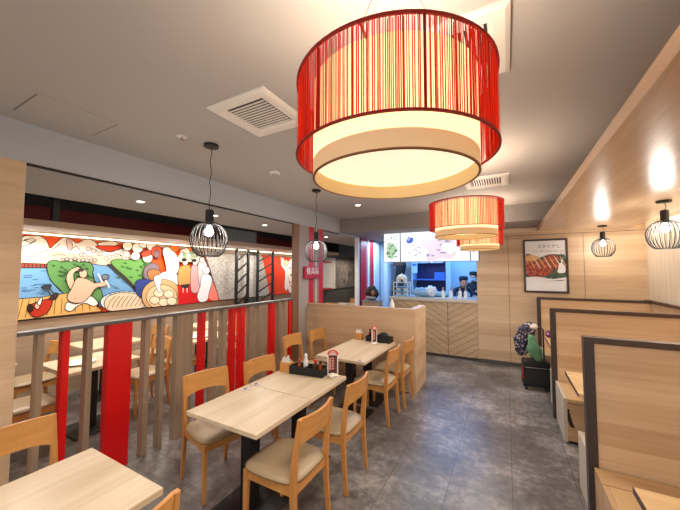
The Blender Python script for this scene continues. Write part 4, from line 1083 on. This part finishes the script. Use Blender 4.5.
# visitors
A.poly([(176, 280), (176, 305), (218, 302), (216, 288)], (196, 24, 26), False, 0)
A.poly([(200, 276), (206, 272), (217, 299), (206, 298)], (232, 128, 112), True)
A.poly([(178, 267), (186, 265), (189, 270), (188, 284), (177, 285), (176, 274)], (190, 146, 84)); A.poly([(179, 285), (187, 284), (186, 288), (180, 288)], (44, 36, 40), False)
A.line([(181, 288), (181, 292)], .02, (226, 196, 176)); A.line([(185, 288), (185, 292)], .02, (226, 196, 176))
A.circ(183, 262, 2.8, 3.2, (240, 222, 206), 8); A.circ(182, 260, 2.6, 1.8, (34, 28, 30), 8, 0)
A.poly([(189, 268), (194, 265), (198, 270), (197, 290), (189, 291)], (206, 158, 156)); A.circ(193, 262.5, 2.5, 3, (236, 214, 200), 8); A.circ(192, 260.5, 2.4, 1.6, (40, 32, 34), 8, 0)
A.poly([(196, 264), (201, 260), (205, 266), (203, 282), (197, 284)], (206, 196, 196)); A.circ(200, 260, 2.4, 2.8, (232, 212, 202), 8)
A.poly([(200, 275), (206, 274), (210, 280), (207, 292), (205, 300), (198, 302), (195, 296), (198, 286)], (222, 228, 234)); A.circ(204, 270.5, 3.6, 3.8, (234, 234, 236), 9)
# grey stone area, red panel with white cow
A.poly([(202, 251), (270, 257), (270, 296), (217.5, 300)], (176, 172, 164), False, .01, (120, 60, 50))
A.poly([(260, 255), (300, 259), (330, 262), (330, 291), (300, 293), (268, 296)], (222, 62, 30), False, .01, (150, 40, 30))
A.poly([(279, 262), (281, 257), (283, 262), (287, 261), (291, 257), (296, 258), (300, 261), (300, 293), (289, 294), (286, 289), (284, 291), (282.5, 286), (283, 272), (280, 267)], (234, 226, 218))
A.circ(284, 263, 2.6, 3, (244, 196, 160), 8); A.line([(279.5, 262), (278.6, 257), (281, 260)], .02, (236, 210, 180))
for x, y in ((288, 268), (291, 271), (289, 275), (293, 266), (292, 279), (288, 282)): A.circ(x, y, .7, .9, (40, 34, 34), 6, 0)
A.line([(286, 276), (288, 284), (291, 291)], .02, (206, 60, 44)); A.line([(290, 284), (293, 292)], .02, (206, 60, 44))
A.poly([(320, 263), (331, 263), (331, 288), (320, 288)], (230, 224, 220), False, .01)
mats = []
for c in A.cols: mats.append(mat('mural_%d_%d_%d' % c, c, .55, spec=.3))
k = NT(MATS['mural_176_172_164'])
k.l(k.ramp(k.noise(k.coord((22, 22, 22)), 1, 6, .75), [(.36, (132, 128, 120)), (.6, (196, 192, 184))]), k.b.inputs['Base Color'])
mu = thing('mural', 'long colourful cartoon wall mural of a riverside with people and dumplings', 'mural', (0, 0, 0))
MB().box((-5.6195, .85, 1.107), (-5.577, 9.9, 2.238)).build('mural_panel', mat('mural_backing', (200, 192, 182), .6), mu)
A.mb.build('painted_picture', mats, mu, tri=True)
MB().box((-5.60, .85, 1.09), (-5.565, 9.0, 1.1065)).build('lower_edge', BLACK, mu)
DM = mat('dark_mural_print', (60, 58, 58), .5); k = NT(DM)
vo = k.n('ShaderNodeTexVoronoi', feature='DISTANCE_TO_EDGE'); vo.inputs['Scale'].default_value = 6.5; k.l(k.coord(), vo.inputs['Vector'])
nz = k.noise(k.coord(), 2.2, 5, .7)
k.l(k.mix(k.math('LESS_THAN', vo.outputs[0], .035), k.ramp(nz, [(.36, (48, 46, 50)), (.5, (110, 100, 92)), (.62, (66, 72, 86)), (.75, (150, 84, 60))]), (22, 20, 20)), k.b.inputs['Base Color'])
dmu = thing('mural', 'darker grey brown wall mural in the far room left of the second striped column', 'mural', (0, 0, 0))
MB().box((-5.6195, 9.905, 1.107), (-5.575, 12.19, 2.238)).build('mural_panel', DM, dmu)
MB().box((-5.575, 12.17, 1.107), (-3.2, 12.195, 2.3)).build('mural_panel', DM, dmu)

# ------------------------------------------------------------------ ambient
W = bpy.data.worlds.new('ambient_fill'); sc.world = W; W.use_nodes = True  # ambient fill added, enters where the room stays open
bg = W.node_tree.nodes['Background']; bg.inputs[0].default_value = (1, .98, .97, 1); bg.inputs[1].default_value = .8
for (x, y), lb in (((-2.11, .2), 'added fill downlight in the main ceiling behind the camera at the left'), ((-2.11, -1.2), 'added fill downlight in the main ceiling far behind the camera at the left'), ((-.34, -1.1), 'added fill downlight in the main ceiling behind the camera over the aisle')):
    downlight((x, y, ZC), lb, 40)  # unseen downlights added as fill from outside the view
sc.view_settings.view_transform = 'Standard'; sc.view_settings.look = 'None'
sc.view_settings.gamma = 1; sc.view_settings.use_curve_mapping = False
sc.view_settings.exposure = 0.6
